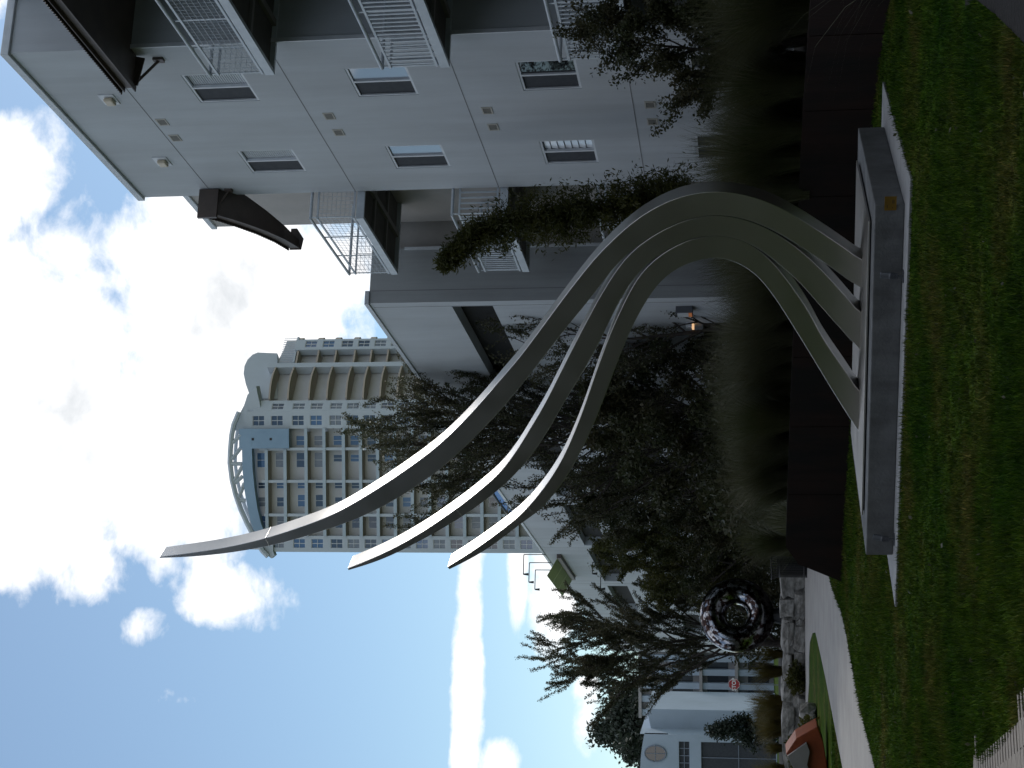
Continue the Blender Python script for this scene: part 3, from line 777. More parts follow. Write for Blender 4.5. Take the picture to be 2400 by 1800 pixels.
# lit wall lantern and the small lamp by the door
L1 = on_t(1622, 722, TW); L2 = on_t(1624, 758, TW)
lt = MB(); lt.box(BF, L1.x - .16, L1.x + .16, TW, TW + .16, L1.z - .02, L1.z + .38); lo = lt.build('wall_lantern', 'grey_metal', wing, bevel=.01)
MB().box(BF, L1.x - .12, L1.x + .12, TW + .16, TW + .18, L1.z + .08, L1.z + .34).build('lantern_glass', 'blind', lo)
MB().box(BF, L1.x - .12, L1.x + .12, TW + .16, TW + .18, L1.z, L1.z + .08).build('lantern_glow', 'lamp_lit_red', lo)
lt = MB(); lt.box(BF, L2.x - .12, L2.x + .12, TW, TW + .12, L2.z + .02, L2.z + .16); lo = lt.build('wall_lantern', 'white_paint', wing, bevel=.01)
MB().box(BF, L2.x - .10, L2.x + .10, TW + .02, TW + .13, L2.z - .03, L2.z + .02).build('lantern_glow', 'lamp_lit', lo)
# roof lamps on bent arms
for (xb, yb, xt, ya) in ((1278, 1300, 1228, 1326), (1292, 1319, 1241, 1344), (1294, 1336, 1255, 1361), (1404, 1318, 1389, 1333), (1421, 1352, 1408, 1367)):
    tt = TW + .1
    p0 = on_t(xb, yb, tt); p1 = on_t(xt, yb, tt); p1.x = p0.x
    p2 = on_t(xt, ya, tt); ln = p2.x - p0.x
    end = BF(p0.x, tt + min(.9, .30 * abs(ln)), p1.z)
    r = MB(); r.tube([BF(p0.x, tt, p0.z), BF(p0.x, tt, p1.z)], .022, 6); r.tube([BF(p0.x, tt, p1.z), end], .022, 6)
    lo = r.build('roof_lamp', 'black_metal', wing)
    MB().tube([end, end + Vector((0, 0, -.22))], [.03, .06], 8).build('lamp_head', 'black_metal', lo)
# green glass eyebrow over the roof edge
ed = MB(); g0 = on_t(1300, 1304, TW + .1); g1 = on_t(1333, 1356, TW + .1)
s_a, s_b = g0.x, g1.x
zt_ = 10.05
ed.box(BF, s_a, s_b, TW, TW + .18, zt_ - .16, zt_ + .02)
gb = ed.build('canopy_beam', 'brown_steel', wing)
for k in range(3):
    u0, u1 = s_a + (s_b - s_a) * k / 3 + .04, s_a + (s_b - s_a) * (k + 1) / 3 - .04
    MB().hexa([BF(u0, TW + .2, zt_), BF(u1, TW + .2, zt_), BF(u1, TW + .95, zt_ + .42), BF(u0, TW + .95, zt_ + .42),
               BF(u0, TW + .2, zt_ + .02), BF(u1, TW + .2, zt_ + .02), BF(u1, TW + .95, zt_ + .44), BF(u0, TW + .95, zt_ + .44)]).build('glass_panel', 'green_glass', gb)
# bright blue glass canopy further along the roof
p = [on_t(x, y, TW - .25) for x, y in ((1140, 1132), (1176, 1142), (1212, 1190), (1208, 1226), (1168, 1176))]
bc = thing('blue_canopy', BF(p[1].x, TW - .25, ZW + .02), 'bright blue glass canopy above the white roof edge, in front of the tower', 'canopy')
pz = [Vector((v.x, v.y, max(v.z, ZW + .03))) for v in p]
MB().prism([BF(*v) for v in pz], AB * -.06).build('glass', 'blue_glass', bc)
rr = MB()
for i in range(len(pz)): rr.tube([BF(*pz[i]), BF(*pz[(i + 1) % len(pz)])], .05, 6)
rr.tube([BF(*pz[0]), BF(pz[0].x, pz[0].y, ZW)], .05, 6); rr.tube([(BF(*pz[1]) + BF(*pz[2])) / 2, (BF(*pz[4]) + BF(*pz[3])) / 2], .03, 6)
rr.build('frame', 'black_metal', bc)

# ------------------------------------------------------------------ high-rise tower in the distance
YT = 250.0
def tx(y): return at(760, y, YT).x
def TF(s, t, z): return Vector((s, YT - t, z))              # left face; t towards the viewer
RG = Vector((tx(963), YT, 0)); TE = Vector((math.cos(R(37)), math.sin(R(37)), 0)); TN = Vector((TE.y, -TE.x, 0))
def RF(s, t, z): return RG + TE * s + TN * t + Vector((0, 0, z))
def rs(y):
    p = on_plane(760, y, RG, TN) - RG
    return p.dot(TE)
FLZ = [80.5, 77.4, 73.9, 70.9, 67.7, 64.9, 62.1]
while FLZ[-1] > 30: FLZ.append(FLZ[-1] - 2.8)
tower = thing('tower_building', (RG.x, YT, 0), 'tall white apartment tower with curved rooftop truss and tiers of balconies', 'tower')
ZT = 82.6
XL, XB, XA = tx(1294), tx(1256), tx(1004)
D = 1.5
MB().hexa([Vector((XL + .2, YT + D, 0)), Vector((RG.x - .3, YT + D, 0)), RF(rs(790), -2.2, 0), Vector((XL + .2, YT + 24, 0)),
           Vector((XL + .2, YT + D, ZT)), Vector((RG.x - .3, YT + D, ZT)), RF(rs(790), -2.2, 79), Vector((XL + .2, YT + 24, ZT))]).build('back_wall', 'tower_tan', tower)
def bay(F, s0, s1, w0, w1, ztop, name='window_bay', hh=1.0, depth=D):
    holes = [(w0, w1, z - hh, z + hh) for z in FLZ if z + hh < ztop]
    q = MB(); facade(q, F, s0, s1, 0, ztop, 0, holes, .25)
    for s in (s0, s1): q.poly([F(s, 0, 0), F(s, 0, ztop), F(s, -depth, ztop), F(s, -depth, 0)])
    q.poly([F(s0, 0, ztop), F(s1, 0, ztop), F(s1, -depth, ztop), F(s0, -depth, ztop)])
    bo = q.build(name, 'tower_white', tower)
    for h in holes:
        sm = (h[0] + h[1]) / 2
        w = MB()
        w.box(F, h[0], h[1], -.16, -.10, h[2], h[2] + .09); w.box(F, h[0], h[1], -.16, -.10, h[3] - .09, h[3])
        w.box(F, sm - .05, sm + .05, -.16, -.10, h[2] + .09, h[3] - .09); w.box(F, h[0], h[1], -.17, -.11, (h[2]+h[3])/2 - .04, (h[2]+h[3])/2 + .04)
        wo_ = w.build('window', 'tower_frame', tower)
        MB().poly([F(h[0], -.2, h[2]), F(h[1], -.2, h[2]), F(h[1], -.2, h[3]), F(h[0], -.2, h[3])]).build('pane', trd.choice(TG), wo_)
    return bo
bay(TF, XL, XB, tx(1284), tx(1264), ZT - 3.2)
bay(TF, XA, RG.x, tx(996), tx(974), ZT)
bay(RF, .001, rs(938), rs(958), rs(945), ZT - 1.2)
bay(RF, rs(819), rs(795), rs(813), rs(799), 76.6)
MB().box(RF, rs(862), rs(852), -1.6, .25, 0, 80.5).build('pilaster', 'tower_white', tower)
def cell_windows(F, z, t, ws, hh=.95):
    for (s0, s1) in ws:
        w = MB(); sm = (s0 + s1) / 2
        for bx in ((s0, s1, z - hh, z - hh + .08), (s0, s1, z + hh - .08, z + hh), (s0, s0 + .08, z - hh + .08, z + hh - .08), (s1 - .08, s1, z - hh + .08, z + hh - .08), (sm - .04, sm + .04, z - hh + .08, z + hh - .08)):
            w.box(F, bx[0], bx[1], t, t + .06, bx[2], bx[3])
        wo_ = w.build('window', 'tower_frame', tower)
        MB().poly([F(s0, t + .025, z - hh), F(s1, t + .025, z - hh), F(s1, t + .025, z + hh), F(s0, t + .025, z + hh)]).build('pane', trd.choice(TG), wo_)
BAYS = [(1012, 1052), (1052, 1128), (1128, 1207), (1207, 1256)]
BW = [[(1021, 1045)], [(1061, 1097)], [(1131, 1147), (1166, 1190)], [(1210, 1240)]]
for k, z in enumerate(FLZ):
    for j, (ya, yb) in enumerate(BAYS):
        if j == 0 and k < 2: continue
        s1, s0 = tx(ya), tx(yb)
        MB().box(TF, s0, s1, -D, .30, z - 1.62, z - 1.37).build('floor_slab', 'tower_soffit', tower)
        MB().box(TF, s0, s1 if j else XA, .30, .42, z - 1.62, z - 1.1).build('parapet', 'tower_band', tower)
        wsel = BW[j]
        if j == 1 and k >= 4: wsel = [(1066, 1084)]
        if j == 2 and k in (2, 3): wsel = [(1131, 1147), (1160, 1190)]
        cell_windows(TF, z - .2, -D, [(tx(b_), tx(a_)) for a_, b_ in wsel], .85 if j in (2, 3) else 1.0)
for j, (ya, yb) in enumerate(BAYS[:-1]):
    s = tx(yb); zt_ = ZT - 2.2 - (.4 * j if j else 0)
    MB().box(TF, s - .22, s + .22, -D, .28, 0, zt_).build('fin_wall', 'tower_white', tower)
MB().box(TF, tx(1050), XA + .02, .46, .9, 75.2, ZT + .9).build('crown_panel', 'tower_blue', tower)
for s_, z_ in ((1028, 81.2), (1028, 78.2)):
    MB().box(TF, tx(s_) - .2, tx(s_) + .2, .9, .93, z_ - .2, z_ + .2).build('crown_vent', 'vent_dark', tower)
ybs = [1005, 1050, 1100, 1150, 1190, 1225, 1250, 1275]
xtp = [567, 567, 568, 573, 580, 588, 597, 606]; xbt = [590, 590, 592, 597, 603, 611, 620, 630]
q = MB()
for i in range(len(ybs) - 1):
    P = []
    for t in (.45, -1.5):
        pass
    a0, a1 = at(xbt[i], ybs[i], YT - .92), at(xbt[i+1], ybs[i+1], YT - .92); c0, c1 = at(xtp[i], ybs[i], YT - .92), at(xtp[i+1], ybs[i+1], YT - .92)
    bk = Vector((0, 1.3, 0))
    q.hexa([a0, a1, a1 + bk, a0 + bk, c0, c1, c1 + bk, c0 + bk])
q.build('crown_band', 'tower_blue', tower)
arc = [(560, 966), (548, 995), (543, 1020), (540, 1055), (539, 1085), (544, 1125), (552, 1158), (565, 1195), (580, 1228), (594, 1255), (604, 1275), (616, 1292), (628, 1304)]
q = MB(); q.tube([at(x, y, YT - .8) for x, y in arc], .42, 6)
ao = q.build('roof_truss', 'tower_white', tower)
q = MB(); q.tube([at(x + 12, y, YT + 3) for x, y in arc[1:-2]], .3, 6); q.build('rear_arc', 'tower_white', ao)
for (p, q_) in (((544, 1076), (564, 1050)), ((543, 1087), (567, 1087)), ((549, 1128), (568, 1092)), ((551, 1132), (569, 1116)), ((560, 1166), (573, 1132)), ((562, 1173), (576, 1173)), ((541, 1040), (566, 1020))):
    MB().tube([at(*p, YT - .8), at(*q_, YT - .6)], .33, 6).build('truss_strut', 'tower_white', ao)
MB().prism([at(x, y, YT - .4) for x, y in ((600, 1262), (592, 1262), (612, 1290), (636, 1309), (644, 1302), (640, 1292), (640, 1262))], (0, 1.2, 0)).build('parapet_end', 'tower_white', tower)
# sloping white parapet linking the truss to the right-hand crown
MB().prism([at(x, y, YT + .4) for x, y in ((600, 1004), (545, 1010), (556, 980), (572, 950), (580, 925), (600, 905), (612, 963))], (0, 2, 0)).build('roof_parapet', 'tower_white', tower)
def rpt(x, y, t=0): return on_plane(x, y, RG + TN * t, TN)
q = MB(); q.prism([rpt(x, y, -1.3) for x, y in ((583, 920), (576, 900), (571, 876), (573, 858), (580, 843), (592, 831), (604, 826), (650, 828), (650, 934), (600, 934))], TN * -1.2)
q.build('curved_crown', 'tower_white', tower)
for k, z in enumerate(FLZ):
    s0, s1 = rs(936), rs(862)
    zt0 = z - 1.62
    P0 = []; n = 8
    for i in range(n + 1):
        u = i / n; bul = .35 + .8 * math.sin(math.pi * u)
        P0.append((s0 + (s1 - s0) * u, bul))
    poly = [RF(s, b, zt0) for s, b in P0] + [RF(s1, -2.1, zt0), RF(s0, -2.1, zt0)]
    MB().prism(poly, (0, 0, .28)).build('curved_slab', 'tower_soffit', tower)
    cell_windows(RF, z - .25, -2.15, [(rs(926), rs(908)), (rs(878), rs(868))], .95)
    if k >= 1:
        MB().box(RF, rs(851), rs(820), -2.1, -.1, zt0, zt0 + .28).build('floor_slab', 'tower_soffit', tower)
        cell_windows(RF, z - .25, -2.15, [(rs(847), rs(838))], .9)
    if k >= 1:
        s0, s1 = rs(795), rs(778)
        poly = [RF(s0, -.3, zt0)] + [RF(s0 + (s1 - s0) * math.sin(math.pi * i / 8), -.4 - 2.6 * i / 8, zt0) for i in range(9)]
        MB().prism(poly, (0, 0, .9)).build('rounded_balcony', 'tower_soffit', tower)
MB().poly([RF(rs(938), -2.2, 0), RF(rs(779), -2.2, 0), RF(rs(779), -2.2, 79), RF(rs(938), -2.2, 81)]).build('back_wall', 'tower_tan', tower)
for i in range(15):
    sp_ = rs(846) + (rs(786) - rs(846)) * i / 14
    MB().tube([RF(sp_, -.8, 76.6), RF(sp_, -.8, 79.0)], .06, 4).build('roof_rail_post', 'tower_white', tower)
MB().box(RF, rs(846), rs(786), -2.4, -.3, 76.3, 76.62).build('roof_slab', 'tower_white', tower)

# ------------------------------------------------------------------ weathered steel planter wall and bed
WB = [(-3.62, 29.35), (-2.2, 28.2), (-.8, 26.7), (1.4, 23.95), (3.45, 21.25), (4.2, 19.2), (4.5, 17.4), (4.9, 15.0)]
Wp = resample([(x, y) for x, y in WB], 40, 2.0)
pw = MB(); NSW = 40
rowsw = []
for i in range(NSW):
    p = Vector((Wp[i, 0], Wp[i, 1], 0)); d = Vector((*(Wp[min(i+1, NSW-1)] - Wp[max(i-1, 0)]), 0)).normalized(); nrm = Vector((-d.y, d.x, 0))
    u = i / (NSW - 1); z = 1.03 - .14 * min(1, u / .7)
    run = (p - Vector((Wp[0, 0], Wp[0, 1], 0))).length
    z = min(z, .02 + run * 1.75)
    rowsw.append((p, nrm, z))
for i, (p, nrm, z) in enumerate(rowsw):
    for k in (0, .10):
        pw.v.append(p + nrm * k); pw.v.append(p + nrm * k + Vector((0, 0, z)))
for i in range(NSW - 1):
    k = 4 * i
    for a_, c_ in ((0, 1), (1, 3), (3, 2), (2, 0)): pw.f.append((k + a_, k + c_, k + 4 + c_, k + 4 + a_))
pw.f.append((0, 1, 3, 2)); k = 4 * (NSW - 1); pw.f.append((k, k + 1, k + 3, k + 2))
pwo = tag(pw.build('planter_wall', 'corten', origin=(0, 25, 0)), 'long low rust brown steel planter wall with a sloping left end', 'planter wall')
for i in range(5, NSW - 2, 4):
    p, nrm, z = rowsw[i]; dd_ = Vector((nrm.y, -nrm.x, 0))
    MB().box(lambda a, b, c, p=p, nrm=nrm, dd_=dd_: p + dd_ * a + nrm * b + Vector((0, 0, c)), -.012, .012, -.008, .0, .02, z - .02).build('seam', 'corten', pwo)
bed = [(p + nrm * .11) for p, nrm, z in rowsw[4:]]
bed = [(v.x, v.y, .3) for v in bed] + [(9, 15, .3), (9.5, 27, .3), (4.2, 39, .3), (-.4, 44, .3), (-2.4, 34, .3)]
b_ = MB(); b_.prism(bed, (0, 0, .52)); tag(b_.build('planting_bed', 'soil'), kind='structure')

# ------------------------------------------------------------------ plants
rng = np.random.default_rng(11)
def leaf_quads(P, size, rng, aspect=.55, up=0.0):
    n = len(P)
    d = rng.normal(size=(n, 3)); d[:, 2] += up; d /= np.linalg.norm(d, axis=1)[:, None]
    e = rng.normal(size=(n, 3)); e -= (e * d).sum(1)[:, None] * d; e /= np.linalg.norm(e, axis=1)[:, None]
    L = (size * rng.uniform(.6, 1.3, n))[:, None]
    V = np.empty((n, 4, 3)); V[:, 0] = P; V[:, 1] = P + d * L * .5 + e * L * aspect * .5; V[:, 2] = P + d * L; V[:, 3] = P + d * L * .5 - e * L * aspect * .5
    F = np.arange(4 * n).reshape(n, 4)
    return V.reshape(-1, 3), F
def tree(name, label, cat, base, H, spread, leafmat, n_leaf, leaf, seed, twiggy=0.0, group=None, limbs=9, trunk=.16, first=.18, upright=.8, lean=(0, 0), twig_len=.9, shape='vase'):
    rg = np.random.default_rng(seed); rd = random.Random(seed)
    root = thing(name, base, label, cat, group)
    wood = MB(); twigs = []
    b0 = Vector(base)
    top = b0 + Vector((lean[0], lean[1], H * .86))
    npt = 9; tp = []; tr = []
    for i in range(npt):
        u = i / (npt - 1)
        tp.append(b0.lerp(top, u) + Vector((rd.uniform(-1, 1), rd.uniform(-1, 1), 0)) * .05 * H * u * (1 - u) * 2); tr.append(trunk * (1 - .88 * u))
    wood.tube(tp, tr, 8)
    def branch(p, d, L, r, lev):
        pts = [p]; rr = [r]; n = 5; q = p.copy(); dd = d.copy()
        for i in range(n):
            dd = (dd + Vector((rd.gauss(0, .13), rd.gauss(0, .13), rd.gauss(0, .08) + .05 * upright))).normalized()
            q = q + dd * (L / n); pts.append(q.copy()); rr.append(r * (1 - .8 * (i + 1) / n))
        wood.tube(pts, rr, 5 if lev < 2 else 3, cap=False)
        if lev >= 2 or L < .5:
            twigs.extend((pts[i], pts[i+1]) for i in range(n)); return
        k = 6 if lev == 0 else 5
        for i in range(k):
            u = .25 + .75 * (i + rd.random()) / k
            f = min(int(u * n), n - 1); pp = pts[f].lerp(pts[f+1], u * n - f)
            a = rd.uniform(0, 2 * math.pi); side = Vector((math.cos(a), math.sin(a), rd.uniform(-.1, .5)))
            nd = (dd * (.55 + .5 * upright) + side * (.8 - .25 * twiggy)).normalized()
            branch(pp, nd, L * rd.uniform(.38, .62) * (1.1 - .4 * u) * (1 + .35 * twiggy), r * (.45 + .1 * twiggy), lev + 1)
        twigs.extend((pts[i], pts[i+1]) for i in range(n // 2, n))
    for i in range(limbs):
        u = first + (.97 - first) * (i + rd.random() * .6) / limbs
        f = min(int(u * (npt - 1)), npt - 2); pp = tp[f].lerp(tp[f+1], u * (npt - 1) - f)
        a = i * 2.4 + rd.uniform(-.4, .4)
        if shape == 'vase': wdt = 1.0 - .45 * u
        elif shape == 'round': wdt = math.sin(math.pi * min(1, .15 + .8 * u)) * 1.05
        else: wdt = (1.02 - u) * 1.1
        d = Vector((math.cos(a) * wdt, math.sin(a) * wdt, .35 + upright * (.5 + .6 * u))).normalized()
        L = spread * (.62 + .5 * wdt) * rd.uniform(.85, 1.15)
        branch(pp, d, L, trunk * .45 * (1.05 - .6 * u), 0)
    wood.build('trunk', 'bark', root, fix=False)
    T0 = np.array([t[0] for t in twigs]); T1 = np.array([t[1] for t in twigs])
    idx = rg.integers(0, len(twigs), n_leaf); w = rg.random((n_leaf, 1))
    P = T0[idx] * (1 - w) + T1[idx] * w + rg.normal(size=(n_leaf, 3)) * leaf * (.9 - .45 * twiggy)
    V, F = leaf_quads(P, leaf, rg)
    raw('crown', V, F, leafmat, root)
    return root
tree('garden_tree', 'tall bare-branched dark tree in front of the white wing, tips reaching over the tower', 'tree', (-1.25, 43.5, .2), 9.2, 3.8, 'leaf_brown', 130000, .065, 3, twiggy=.85, limbs=24, trunk=.17, upright=1.25, first=.10)
tree('garden_tree', 'small twiggy tree rising beside the corner of the grey end wall', 'tree', (1.15, 39.0, .3), 6.4, 2.0, 'leaf_brown', 16000, .065, 8, twiggy=1.0, limbs=12, trunk=.10, upright=1.0, first=.12)
tree('garden_tree', 'dark broad tree with olive leaves in front of the slot openings', 'tree', (-5.4, 55.0, 0), 4.6, 2.8, 'leaf_olive', 90000, .08, 21, twiggy=.4, limbs=14, trunk=.18, upright=.7, shape='round', first=.08)
tree('garden_tree', 'dark twiggy tree left of the white wing, behind the chrome ring', 'tree', (-9.6, 59.0, 0), 7.0, 3.4, 'leaf_brown', 150000, .062, 34, twiggy=.8, limbs=15, trunk=.16, upright=.95, first=.12)
tree('garden_tree', 'dense dark tree filling the middle below the tall beam arms', 'tree', (-2.9, 47.5, 0), 4.8, 2.8, 'leaf_dark', 90000, .08, 55, twiggy=.4, limbs=14, trunk=.15, upright=.6, shape='round', first=.06)
tree('garden_tree', 'low dark tree right of the arch, before the lit doorway', 'tree', (-.6, 40.0, .3), 4.4, 2.1, 'leaf_dark', 22000, .12, 63, limbs=11, trunk=.10, upright=.7, shape='round', first=.05)
tree('garden_tree', 'leafy shrub-like tree against the lower balcony at the right edge', 'tree', (4.55, 21.7, .8), 2.75, 1.05, 'leaf_dark', 28000, .052, 71, limbs=12, trunk=.05, upright=.8, first=.08)
tree('background_tree', 'round dark tree showing above the roof of the far white house', 'tree', (-32.5, 150, 0), 13.6, 5.5, 'leaf_far', 20000, .5, 81, limbs=12, trunk=.4, upright=.6, shape='round', first=.2)
tree('background_tree', 'small dark conical evergreen in front of the far white house', 'tree', (-18.1, 84, 0), 4.0, .9, 'leaf_far', 8000, .16, 83, limbs=16, trunk=.12, upright=.2, shape='cone', first=.03)

# feathery column-shaped evergreen with a drooping tip, in front of the grey end wall
def column_shrub(base, path_px, Y, widths):
    root = thing('podocarpus', base, 'feathery olive column-shaped evergreen with bent tip beside the second beam arch', 'shrub')
    rg = np.random.default_rng(5)
    C = [at(x, y, Y) for x, y in path_px]
    MB().tube([Vector(base)] + C[::-1], [.07] * len(C) + [.015], 6).build('trunk', 'bark', root)
    Cn = np.array(C); n = 34000
    u = rg.random(n) ** .85 * (len(C) - 1); i = np.minimum(u.astype(int), len(C) - 2); fr = (u - i)[:, None]
    P = Cn[i] * (1 - fr) + Cn[i + 1] * fr; w = (np.array(widths)[i] * (1 - fr[:, 0]) + np.array(widths)[i + 1] * fr[:, 0])
    # sprays: leaves gathered on short drooping twigs
    k = 900; ck = rg.integers(0, n, k); a = rg.uniform(0, 2 * np.pi, k); rr = np.sqrt(rg.random(k)) * 1.0
    tipc = P[ck] + np.stack([np.cos(a) * rr * w[ck], np.sin(a) * rr * w[ck], rg.normal(0, .12, k)], 1)
    sel = rg.integers(0, k, n); v = rg.random((n, 1))
    Q = P[ck][sel] * (1 - v) + tipc[sel] * v + rg.normal(0, .055, (n, 3)); Q[:, 2] -= (v[:, 0] ** 2) * .10
    V, F = leaf_quads(Q, .10, rg, .28, .2)
    raw('foliage', V, F, 'leaf_olive', root)
cb = at(1560, 470, 30.0)
column_shrub((cb.x, 30.0, .8), [(1035, 625), (1062, 590), (1095, 560), (1160, 530), (1240, 515), (1330, 505), (1420, 490), (1520, 470), (1600, 455)], 30.0, [.08, .22, .40, .60, .68, .72, .74, .74, .66])

# ornamental grasses
def clump_mesh(name, seed, n, L, spread, material, width=.0046, droop=.55):
    rg = np.random.default_rng(seed); k = 5
    a = rg.uniform(0, 2 * np.pi, n); ln = L * rg.uniform(.55, 1.1, n); out = spread * np.sqrt(rg.random(n)); r0 = .16 * rg.random(n)
    V = np.empty((n, k, 2, 3)); dirx, diry = np.cos(a), np.sin(a)
    for j in range(k):
        u = j / (k - 1)
        rad = r0 + out * u ** 1.6 * ln; z = ln * (u - droop * out * u ** 2.6)
        wob = rg.normal(0, .008, n) * u
        c = np.stack([dirx * rad + wob, diry * rad + wob, z], 1)
        wv = np.stack([-diry, dirx, np.zeros(n)], 1) * (width * (1 - .85 * u) * rg.uniform(.6, 1.3, n))[:, None]
        V[:, j, 0] = c - wv; V[:, j, 1] = c + wv
    idx = np.arange(n * k * 2).reshape(n, k, 2)
    F = np.stack([idx[:, :-1, 0], idx[:, :-1, 1], idx[:, 1:, 1], idx[:, 1:, 0]], -1).reshape(-1, 4)
    me_o = raw(name, V.reshape(-1, 3), F, material)
    return me_o
protos = [clump_mesh('ornamental_grass', 100 + i, 760, 1.75, (.5, .75, .62)[i], ('grass_blade', 'grass_blade', 'grass_pale')[i]) for i in range(3)]
used = [False] * 3
GL = 'tall feathery ornamental grass clump growing above the rust brown planter wall'
def place_grass(k, loc, sc, rz, label, group):
    if not used[k]: o = protos[k]; used[k] = True
    else:
        o = protos[k].copy(); COL.objects.link(o)
    o.location = loc; o.scale = (sc, sc, sc); o.rotation_euler.z = rz
    return tag(o, label, 'grass clump', group, 'thing')
rd = random.Random(4)
def nth(k): return str(k) + ('th' if 10 < k % 100 < 14 else {1: 'st', 2: 'nd', 3: 'rd'}.get(k % 10, 'th'))
rowcount = [0, 0, 0]; ROWN = ('front', 'middle', 'back')
for i in range(2, NSW - 2):
    p, nrm, z = rowsw[i]
    if z < .8: continue
    for row in range(3):
        q = p + nrm * (.55 + row * .95 + rd.uniform(-.25, .25)) + Vector((rd.uniform(-.3, .3), rd.uniform(-.3, .3), 0))
        if row == 2 and rd.random() < .35: continue
        rowcount[row] += 1
        go_ = place_grass(rd.choice((0, 0, 1, 2)), (q.x, q.y, .78), rd.uniform(.75, 1.08), rd.uniform(0, 6.28), None, None)
        tag(go_, 'feathery grass clump above rust brown wall, %s of %s row from sloping end' % (nth(rowcount[row]), ROWN[row]), None, 'ornamental grasses behind the steel planter wall')
for gi, (x, y) in enumerate(((-2.75, 31.0), (-2.5, 33.0), (-2.9, 34.6), (-2.2, 36), (-3.3, 37.4), (-5.5, 51.6), (-5.0, 50.6))):
    place_grass(rd.choice((1, 2)), (x, y, 0), rd.uniform(.9, 1.2), rd.uniform(0, 6.28), 'feathery grass clump past the sloping end of the planter wall, %s from the viewer' % nth(gi + 1), 'ornamental grasses past the planter wall end')
# golden grasses in the raised stone bed
gp = clump_mesh('bed_grass', 140, 380, 1.15, .6, 'grass_gold', .009)
first = True
spots = sorted((rd.uniform(-17.5, -7.8), rd.uniform(54, 66)) for _ in range(26))
spots.sort(key=lambda p: p[0] / p[1])
for i, (x, y) in enumerate(spots):
    o = gp if first else gp.copy()
    if not first: COL.objects.link(o)
    first = False
    s_ = rd.uniform(.8, 1.35); o.location = (x, y, .55); o.scale = (s_, s_, s_); o.rotation_euler.z = rd.uniform(0, 6)
    tag(o, 'golden green grass clump in the raised stone bed, %s from the left' % nth(i + 1), 'grass clump', 'grasses in the raised stone bed', 'thing')
# long pale reed blades leaning in at the near right edge
rp = clump_mesh('reed_clump', 150, 46, 1.75, .95, 'grass_pale', .0045, .5)
rp.location = (3.45, 13.0, .0); tag(rp, 'thin pale reed clump arching in at the upper right of the garden', 'reeds')
rp.rotation_euler.z = .6

# ------------------------------------------------------------------ raised stone bed, chrome ring, small things
b_ = MB(); b_.prism([(-5.9, 51.2, 0), (-7.4, 51.6, 0), (-10.4, 52.1, 0), (-13.5, 53, 0), (-19, 56, 0), (-19, 72, 0), (-5, 70, 0), (-4.6, 54, 0)], (0, 0, .55))
tag(b_.build('raised_bed', 'soil'), kind='structure')
def stone_mesh(rdm):
    import bmesh
    bm = bmesh.new(); bmesh.ops.create_cube(bm, size=1.0); bmesh.ops.subdivide_edges(bm, edges=bm.edges[:], cuts=1, use_grid_fill=True)
    for v in bm.verts:
        l = v.co.length; v.co *= (1 + (.58 / max(l, .2) - 1) * .38)
        v.co += Vector((rdm.uniform(-1, 1), rdm.uniform(-1, 1), rdm.uniform(-1, 1))) * .085
    me = bpy.data.meshes.new('stone'); bm.to_mesh(me); bm.free(); me.materials.append(MATS['limestone']); return me
srd = random.Random(9); SM = [stone_mesh(srd) for _ in range(8)]
def stone_wall(label, pts, courses, hgt, dep, lmin, lmax, z0=0.0):
    base = Vector((pts[0][0], pts[0][1], 0)); root = thing('stone_wall', base, label, 'stone wall')
    for c in range(courses):
        for a, b in zip(pts[:-1], pts[1:]):
            A = Vector((a[0], a[1], 0)); B = Vector((b[0], b[1], 0)); d = (B - A); Lw = d.length; d.normalize(); s = srd.uniform(-.2, .1)
            while s < Lw:
                l = srd.uniform(lmin, lmax); h = hgt * srd.uniform(.7, 1.2)
                o = bpy.data.objects.new('stone', srd.choice(SM)); COL.objects.link(o); o.parent = root
                pc = A + d * (s + l / 2) + Vector((-d.y, d.x, 0)) * srd.uniform(-.05, .05)
                o.location = pc - base + Vector((0, 0, z0 + hgt * (c + .5))); o.scale = (l * 1.02, dep * srd.uniform(.85, 1.1), h * 1.08)
                o.rotation_euler = (srd.uniform(-.12, .12), srd.uniform(-.10, .10), math.atan2(d.y, d.x) + srd.uniform(-.25, .25) + srd.choice((0, math.pi)))
                s += l
    return root
stone_wall('two course rough limestone block wall along the far edge of the pale path', [(-5.6, 50.6), (-7.6, 51.0), (-10.3, 51.5), (-12.2, 52.0)], 2, .36, .55, .55, 1.35)
stone_wall('short ragged row of limestone boulders nearer the orange sculpture', [(-8.6, 42.6), (-9.4, 41.4), (-9.9, 39.6)], 1, .42, .5, .45, .8)

rc = at(1727, 1442, 52.6)
ring = thing('ring_sculpture', (rc.x, rc.y, .55), 'mirror polished chrome ring sculpture standing on the raised stone bed', 'sculpture')
q = MB(); NM, NN = 56, 26; Rm, rmn = .78, .43
face = Vector((.30, -1, .05)).normalized(); ex = face.cross(Vector((0, 0, 1))).normalized(); ez = ex.cross(face).normalized()
for i in range(NM):
    a = 2 * math.pi * i / NM; c = ex * math.cos(a) + ez * math.sin(a)
    for j in range(NN):
        b = 2 * math.pi * j / NN
        q.v.append(rc + c * (Rm + rmn * math.cos(b)) + face * (rmn * 1.05 * math.sin(b)))
for i in range(NM):
    for j in range(NN):
        q.f.append((i*NN + j, ((i+1) % NM)*NN + j, ((i+1) % NM)*NN + (j+1) % NN, i*NN + (j+1) % NN))
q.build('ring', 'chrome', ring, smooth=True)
MB().tube([Vector((rc.x, rc.y, .5)), Vector((rc.x, rc.y, rc.z - Rm - rmn + .06))], [.34, .22], 16).build('foot', 'black_metal', ring)

